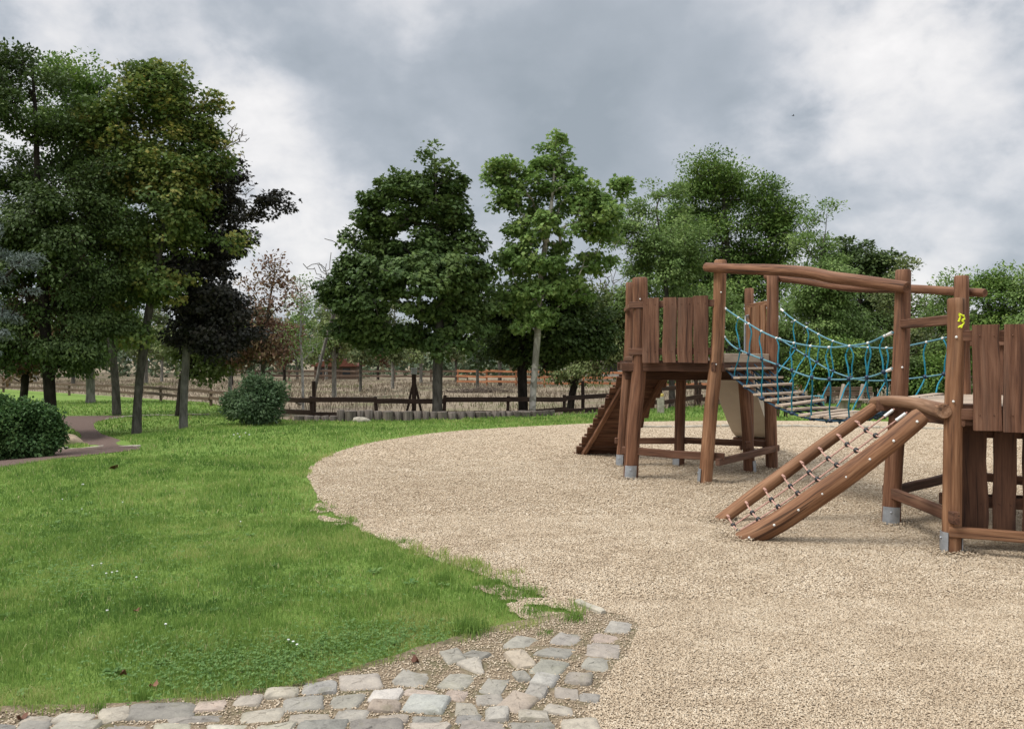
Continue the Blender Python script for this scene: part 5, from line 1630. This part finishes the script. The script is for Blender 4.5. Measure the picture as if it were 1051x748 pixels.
for i, (px, py, k, s, lab) in enumerate(FT_):
    b = gp(px, py)
    link_tree('field_tree', b, FP_[k][0], FP_[k][1], lab, 'tree', 'small trees scattered in the dry field', RNG.uniform(0, 6.28), s * RNG.uniform(0.92, 1.08) * min(1.3, 0.62 + b[1] / 130))


# --- the far-off wood, one mass
def far_wood():
    rng = np.random.default_rng(77)
    n = 520
    a = np.radians(rng.uniform(-46, 46, n))
    d = rng.uniform(95, 150, n)
    X = np.sin(a) * d; Y = np.cos(a) * d
    hgt = rng.uniform(5.0, 7.6, n) * (1 + 0.35 * vnoise(X, Y * 0, 14, 3)) * d / 110
    C_ = []
    for x, y, h in zip(X, Y, hgt):
        m = 14
        q = rng.normal(0, 1, (m, 3)) * np.array([1.5, 1.5, h * 0.22]) + np.array([x, y, h * 0.5])
        q[:, 2] = np.clip(q[:, 2], 0.2, h)
        C_.append(q)
    C_ = np.concatenate(C_)
    me = leaves_mesh('far_wood', C_, 9, 0.6, 0.75, LEAF_OVAL, LF['far'], rng, None, 0.8, 0.7, crnd=0.7)
    o = put(bpy.data.objects.new('far_wood', me))
    o.location = (0, 0, -0.45)
    tag(o, 'far-off wood closing the dry field along the horizon', 'wood', None, 'stuff')


far_wood()

# ------------------------------------------------------------------ fences, posts and the things along them
def rail_fence(px_base, hgt, mat, label, group, spacing, rails=(0.93, 0.45), rw=0.13, post_w=0.11, Ys=None, post_h=1.06, wob=0.03):
    pts = [gp(px, py)[:2] for px, py in px_base] if Ys is None else [np.array([(px - CX) / FPX * y, y]) for px, y in Ys]
    P = np.array(pts)
    L_ = np.array([*P.mean(0), tz(*P.mean(0))])
    root = empty('rail_fence', L_)
    tag(root, label, 'fence', group)
    s = np.concatenate([[0], np.cumsum(np.linalg.norm(np.diff(P, axis=0), axis=1))])
    n = int(s[-1] / spacing)
    Q = []
    for i in range(n + 1):
        t = s[-1] * i / n
        Q.append(np.array([np.interp(t, s, P[:, 0]), np.interp(t, s, P[:, 1])]))
    for i, q in enumerate(Q):
        z = tz(*q); m_ = MB()
        m_.board((q[0], q[1], z - 0.2), (q[0] + RNG.normal(0, 0.01), q[1], z + hgt * post_h * RNG.uniform(0.97, 1.05)), post_w, post_w, (0, 1, 0), 0.012, 3, 0.006)
        m_.build('post', M[mat], root, L_)
        if i + 1 < len(Q):
            p2 = Q[i + 1]; z2 = tz(*p2)
            d = unit(np.append(p2 - q, 0)); nn_ = np.array([d[1], -d[0], 0]) * (post_w / 2 + 0.025)
            for f in rails:
                m_ = MB()
                m_.board(np.array([q[0], q[1], z + hgt * f + RNG.normal(0, wob)]) - d * 0.05 + nn_, np.array([p2[0], p2[1], z2 + hgt * f + RNG.normal(0, wob)]) + d * 0.05 + nn_, 0.045, rw, (0, 0, 1), 0.01, 4, 0.012)
                m_.build('rail', M[mat], root, L_)
    return root


rail_fence(None, 0.90, 'fence_dark', 'dark brown two-rail fence running behind the row of grey palisade logs', None, 2.1, (0.90, 0.47), 0.15, 0.10,
           Ys=[(268, 25.4), (300, 24.6), (400, 24.0), (440, 24.0), (500, 24.6), (560, 25.6), (640, 27.2), (720, 29.5), (800, 31.5)])
rail_fence(None, 0.72, 'fence_brown', 'weathered brown rail fence along the far bright lawn on the left', None, 2.6, (0.92, 0.5), 0.14, 0.11,
           Ys=[(-60, 55), (0, 51), (60, 47), (130, 42), (210, 36), (262, 31)])
rail_fence(None, 1.25, 'fence_orange', 'orange-brown three-rail fence across the far side of the dry field', None, 3.0, (0.95, 0.62, 0.28), 0.17, 0.13,
           Ys=[(470, 66), (520, 63), (560, 60), (640, 58), (720, 56), (800, 55), (870, 54)])
rail_fence(None, 1.15, 'fence_brown', 'dim brown rail fence far behind the braced post', None, 3.2, (0.92, 0.5), 0.17, 0.13,
           Ys=[(262, 78), (340, 76), (420, 74), (480, 72)])

# palisade of low grey log ends
PAL = np.array([(-5.85, 20.8), (-4.9, 20.7), (-3.2, 20.85), (-1.6, 21.15), (0, 22.05), (1.1, 23.05)])
s_ = np.concatenate([[0], np.cumsum(np.linalg.norm(np.diff(PAL, axis=0), axis=1))])
pr = empty('palisade_edging', (-1.6, 21.15, 0))
tag(pr, 'low curved palisade of grey upright log ends holding the lawn edge', 'palisade')
t = 0.1
while t < s_[-1]:
    w = RNG.uniform(0.17, 0.30) if t < 6.3 or RNG.random() < 0.4 else RNG.uniform(0.26, 0.46)
    x = np.interp(t + w / 2, s_, PAL[:, 0]); y = np.interp(t + w / 2, s_, PAL[:, 1])
    f = t / s_[-1]
    h = (0.33 - 0.20 * f) * RNG.uniform(0.94, 1.04)
    if f < 0.16: h *= 0.45
    m_ = MB()
    z = tz(x, y)
    m_.log([(x, y, -0.35), (x + RNG.normal(0, 0.008), y, -0.05), (x + RNG.normal(0, 0.012), y + RNG.normal(0, 0.01), 0.012 + h)], [w * 0.52, w * 0.52, w * 0.51], 10, 0.03, 0.015, 1)
    m_.build('palisade_log', M['palisade'], pr, (-1.6, 21.15, 0), True)
    t += w * 1.0 + 0.006


def simple(name, label, cat, mat, build, base, group=None):
    m_ = MB(); build(m_)
    o = m_.build(name, M[mat] if isinstance(mat, str) else mat, None, base)
    o.location = base
    return tag(o, label, cat, group)


# braced post with a small grey box
b = np.array([*at(425, 0, 24.7)[:2], 0]); b[2] = tz(b[0], b[1])
br = empty('braced_post', b); tag(br, 'dark post with two slanted braces and a pale grey box on top', 'post')
zt = CAMZ - (384 - HY) * 24.7 / FPX
m_ = MB(); m_.board((b[0], b[1], b[2] - 0.1), (b[0], b[1], zt), 0.13, 0.13, (0, 1, 0)); m_.build('post', M['fence_dark'], br, b)
for e in (-1, 1):
    m_ = MB(); m_.board((b[0] + e * 0.34, b[1], b[2] - 0.05), (b[0] + e * 0.03, b[1] - 0.02, zt - 0.30), 0.07, 0.07, (0, 1, 0)); m_.build('brace', M['fence_dark'], br, b)
m_ = MB(); m_.board((b[0], b[1] - 0.02, zt), (b[0], b[1] - 0.02, zt + 0.17), 0.17, 0.15, (0, 1, 0), 0.015); m_.board((b[0] - 0.1, b[1] - 0.02, zt + 0.18), (b[0] + 0.1, b[1] - 0.02, zt + 0.18), 0.18, 0.02, (0, 0, 1), 0.004); m_.build('box', M['lamp_grey'], br, b)

for px, yt, yd, lab in ((322, 391, 25.2, 'lone dark post rising above the fence near the leaning bare tree'), (598, 391, 27.2, 'lone dark post rising above the fence left of the ladder ramp'), (714, 383, 30.0, 'lone dark post seen under the deck of the left tower')):
    x = (px - CX) / FPX * yd; z0 = tz(x, yd); zt = CAMZ - (yt - HY) * yd / FPX
    simple('fence_post', lab, 'post', 'fence_dark', lambda m: m.log([(x, yd, z0 - 0.2), (x + 0.01, yd, (z0 + zt) / 2), (x, yd, zt)], [0.065, 0.062, 0.06], 10, 0.05), (x, yd, z0))

b = gp(678, 424)
ms = empty('marker_post', b); tag(ms, 'short pale stone post with a yellow cap seen through the left tower', 'post')
m_ = MB(); m_.board(b - (0, 0, 0.1), b + (0, 0, 0.50), 0.20, 0.18, (0, 1, 0), 0.03); m_.build('shaft', M['kerb'], ms, b)
m_ = MB(); m_.board(b + (0, 0, 0.50), b + (0, 0, 0.60), 0.17, 0.15, (0, 1, 0), 0.03); m_.build('cap', plain('yellow_cap_paint', (0.55, 0.42, 0.12), 0.6), ms, b)


# boulder beside the path, stone at the end of the palisade
def boulder(name, label, px, py, rx, ry, rz, mat='rock', seed=1):
    b = gp(px, py)
    rng = np.random.default_rng(seed)
    u = np.linspace(0, 2 * np.pi, 28, endpoint=False); m_ = MB(); rings = []
    for f in np.linspace(0.02, 0.98, 14):
        ph = math.pi * f
        r = 1 + 0.10 * np.sin(u * 2 + 1.3 + f * 2) + 0.08 * np.sin(u * 3 + f * 5) + 0.05 * np.sin(u * 5 - f * 9) + rng.normal(0, 0.018, 28)
        sx = math.sin(ph) ** 0.75
        rings.append(np.stack([b[0] + rx * sx * np.cos(u) * r, b[1] + ry * sx * np.sin(u) * r, b[2] + rz * 0.45 - rz * math.cos(ph) * (0.9 + 0.1 * r) + 0.18 * rz * np.cos(u + 2.6) * sx], -1))
    m_.loft(rings)
    o = m_.build(name, M[mat], None, b, True); o.location = b
    return tag(o, label, 'rock')


boulder('boulder', 'smooth tan boulder lying between the dark bush and the path', 68, 458, 0.36, 0.30, 0.20)
boulder('edge_stone', 'flat pale stone in the grass at the left end of the palisade', 371, 433.5, 0.22, 0.14, 0.10, 'kerb', 4)


# brush pile, fallen branch
def brush(name, label, px, py, w, d, h, n, L_, r, mat, cat, seed):
    rng = np.random.default_rng(seed); b = gp(px, py); m_ = MB()
    for i in range(n):
        c = b + np.array([rng.normal(0, w / 2.4), rng.normal(0, d / 2.4), 0])
        c[2] = b[2] + abs(rng.normal(0, h / 2)) * max(0.1, 1 - abs(c[0] - b[0]) / w)
        a = rng.uniform(0, 6.28); l = rng.uniform(0.4, 1) * L_
        v = np.array([math.cos(a), math.sin(a) * 0.5, rng.normal(0.1, 0.25)]) * l
        m_.tube([c - v / 2, c + rng.normal(0, 0.06, 3), c + v / 2], [r, r * 0.8, r * 0.4], 5)
    o = m_.build(name, M[mat], None, b); o.location = b
    return tag(o, label, cat, None, 'stuff' if n > 20 else None)


brush('brush_pile', 'long heap of cut dark brushwood lying in the dry field', 492, 403, 3.4, 0.8, 0.35, 260, 1.2, 0.022, 'brush', 'brush pile', 5)
b = gp(300, 413)
simple('fallen_branch', 'pale dead branch lying in the dry field behind the fence', 'branch', 'grey_branch', lambda m: (m.tube([at(283, 404, 30), at(292, 405, 30), at(302, 411, 30), at(309, 415, 30)], [0.03, 0.05, 0.06, 0.06], 6), m.tube([at(294, 406, 30), at(290, 402, 30)], [0.03, 0.015], 5), m.tube([at(300, 410, 30), at(309, 408.5, 30)], [0.03, 0.012], 5)), at(300, 410, 30))

# hut with a red roof and the pale house beyond the field
def hut(name, label, px, Y, w, d, h, rh, wall, roof):
    x = (px - CX) / FPX * Y; z = tz(x, Y); L_ = np.array([x, Y, z]); r = empty(name, L_); tag(r, label, 'building')
    m_ = MB(); m_.board((x, Y - d / 2, z + h / 2 - 0.1), (x, Y + d / 2, z + h / 2 - 0.1), w, h + 0.2, (0, 0, 1), 0.02, 2, 0); m_.build('wall', M[wall], r, L_)
    m_ = MB(); o_ = 0.3
    m_.loft([[(x - w / 2 - o_, yy, z + h - 0.1), (x + w / 2 + o_, yy, z + h - 0.1), (x + w / 2 + o_, yy, z + h + 0.02), (x, yy, z + h + rh), (x - w / 2 - o_, yy, z + h + 0.02)] for yy in (Y - d / 2 - 0.3, Y + d / 2 + 0.3)])
    rf = m_.build('roof', M[roof], r, L_)
    for e in (-0.27, 0.27):
        m_ = MB(); m_.board((x + e * w, Y - d / 2 - 0.01, z + h * 0.35), (x + e * w, Y - d / 2 - 0.01, z + h * 0.8), w * 0.18, 0.06, (0, 1, 0), 0.005, 1, 0); m_.build('window', M['dark_glass'], r, L_)
    m_ = MB(); m_.board((x, Y - d / 2 - 0.012, z), (x, Y - d / 2 - 0.012, z + h * 0.78), w * 0.2, 0.07, (0, 1, 0), 0.005, 1, 0); m_.build('door', M['fence_brown'], r, L_)
    return r


hut('hut', 'small hut with a red-brown roof at the far edge of the dry field', 347, 88, 4.6, 3.0, 1.5, 1.0, 'fence_brown', 'red_roof')
hut('house', 'pale rendered house half hidden by trees beyond the orange fence', 608, 84, 6.5, 5.0, 2.3, 1.4, 'white_wall', 'red_roof')

# bench with reclined back, dark stool and a small blue frame behind the bridge
b = gp(872, 420)
be = empty('park_bench', b); tag(be, 'weathered bench with two slanted pale posts and brown back boards behind the bridge', 'bench')
for e in (-0.32, 0.32):
    m_ = MB(); m_.log([b + (e - 0.05, 0.0, -0.05), b + (e + 0.06, 0.05, 0.35), b + (e + 0.17, 0.10, 0.82)], [0.075, 0.07, 0.065], 10, 0.05); m_.build('leg', M['bench_grey'], be, b, True)
for z, yy in ((0.50, 0.20), (0.66, 0.24)):
    m_ = MB(); m_.board(b + (-0.75, yy, z), b + (0.85, yy, z), 0.04, 0.14, (0, 0, 1)); m_.build('back_board', M['fence_brown'], be, b)
for yy in (-0.32, -0.16, 0.0):
    m_ = MB(); m_.board(b + (-0.45, yy, 0.32), b + (1.15, yy, 0.32), 0.14, 0.045, (0, 0, 1)); m_.build('seat_board', M['bench_grey'], be, b)
for e in (-0.3, 0.9):
    m_ = MB(); m_.board(b + (e, -0.16, -0.05), b + (e, -0.16, 0.297), 0.30, 0.10, (0, 1, 0)); m_.build('seat_block', M['bench_grey'], be, b)
b = gp(802, 429)
st = empty('stool', b); tag(st, 'low dark wooden stool standing on the grass behind the bridge treads', 'stool')
m_ = MB(); m_.board(b + (-0.14, 0, 0.26), b + (0.16, 0, 0.26), 0.24, 0.045, (0, 0, 1)); m_.build('seat', M['fence_dark'], st, b)
for ex in (-0.10, 0.12):
    for ey in (-0.08, 0.08):
        m_ = MB(); m_.board(b + (ex, ey, -0.03), b + (ex, ey, 0.238), 0.04, 0.04, (0, 1, 0)); m_.build('leg', M['fence_dark'], st, b)
b = gp(840, 417)
simple('blue_frame', 'small light blue tubular frame on the grass behind the bridge', 'frame', 'blue_paint',
       lambda m: [m.tube([b + np.array(p) for p in q], 0.022, 6) for q in ([(-0.17, 0, 0), (-0.17, 0, 0.36), (0.17, 0, 0.36), (0.19, 0, 0.0)], [(-0.17, 0.25, 0), (-0.17, 0.25, 0.36), (0.17, 0.25, 0.36), (0.19, 0.25, 0.0)], [(-0.17, 0, 0.36), (-0.17, 0.25, 0.36)], [(0.17, 0, 0.36), (0.17, 0.25, 0.36)], [(-0.17, 0, 0.16), (0.18, 0, 0.16)])], b)

# fallen leaves on the lawn
for i, (px, py, s, lab) in enumerate([(141, 625, 0.05, 'curled reddish brown leaf lying alone on the near lawn'), (427, 677, 0.055, 'dark brown leaf at the lawn edge above the cobbles'), (157, 702, 0.05, 'tan leaf on the clover close to the dark cobble'),
                                      (22, 735, 0.05, 'orange-brown leaf on the bare soil in the bottom left corner'), (115, 480, 0.16, 'pale leaf scrap on the upper lawn near the path'), (127, 690, 0.045, 'small brown leaf among grass left of the tan leaf')]):
    b = gp(px, py, 0.045)
    u = np.linspace(0, 2 * np.pi, 12, endpoint=False)
    s = s * 0.62
    r = s * (0.75 + 0.3 * np.cos(u * 5) * 0.5 + 0.25 * np.cos(u))
    Vt = np.stack([np.cos(u) * r, np.sin(u) * r * 0.75, 0.012 * np.cos(2 * u) + RNG.normal(0, 0.003, 12)], -1)
    Vb = Vt - np.array([0, 0, 0.0015])
    VV = np.concatenate([Vt, Vb, [[0, 0, -0.004]], [[0, 0, -0.0055]]])
    I = np.arange(12)
    F3 = np.concatenate([np.stack([I, np.roll(I, -1), np.full(12, 24)], -1), np.stack([np.roll(I, -1) + 12, I + 12, np.full(12, 25)], -1)])
    F4 = np.stack([I, I + 12, np.roll(I, -1) + 12, np.roll(I, -1)], -1)
    o = obj_np('fallen_leaf', VV, [F3, F4], LF['fallen'], None, {'rnd': ('FLOAT', np.full(26, RNG.random()))})
    o.location = b; o.rotation_euler = (RNG.normal(0, 0.25), RNG.normal(0, 0.25), RNG.uniform(0, 6.28))
    tag(o, lab, 'leaf', 'fallen leaves on the lawn')

# a thin plank edge stone by the loose cobbles
b = gp(606, 629)
simple('edging_board', 'short pale edging board lying between grass tuft and gravel above the cobbles', 'board', 'kerb', lambda m: m.board(gp(592, 623) + (0, 0, 0.03), gp(619, 634) + (0, 0, 0.025), 0.05, 0.05, (0, 0, 1), 0.012, 4, 0.006), b)

# one bird high over the trees
b = at(814, 119, 110)
simple('bird', 'tiny black bird flying high above the trees on the right', 'bird', 'black_bird', lambda m: (m.loft([[b + np.array([x, r * math.cos(a), r * math.sin(a)]) for a in np.linspace(0, 6.283, 8, endpoint=False)] for x, r in ((-0.22, 0.01), (-0.12, 0.035), (0.0, 0.05), (0.10, 0.04), (0.16, 0.03), (0.21, 0.006))]),
       m.loft([[b + np.array([c0_ , e_, z_]), b + np.array([c0_ + w_, e_, z_]), b + np.array([c0_ + w_, e_, z_ + 0.008]), b + np.array([c0_, e_, z_ + 0.008])] for e_, z_, c0_, w_ in ((-0.36, 0.10, -0.06, 0.03), (-0.2, 0.09, -0.05, 0.11), (0.0, 0.02, -0.06, 0.14), (0.2, 0.09, -0.05, 0.11), (0.36, 0.10, -0.06, 0.03))])), b)
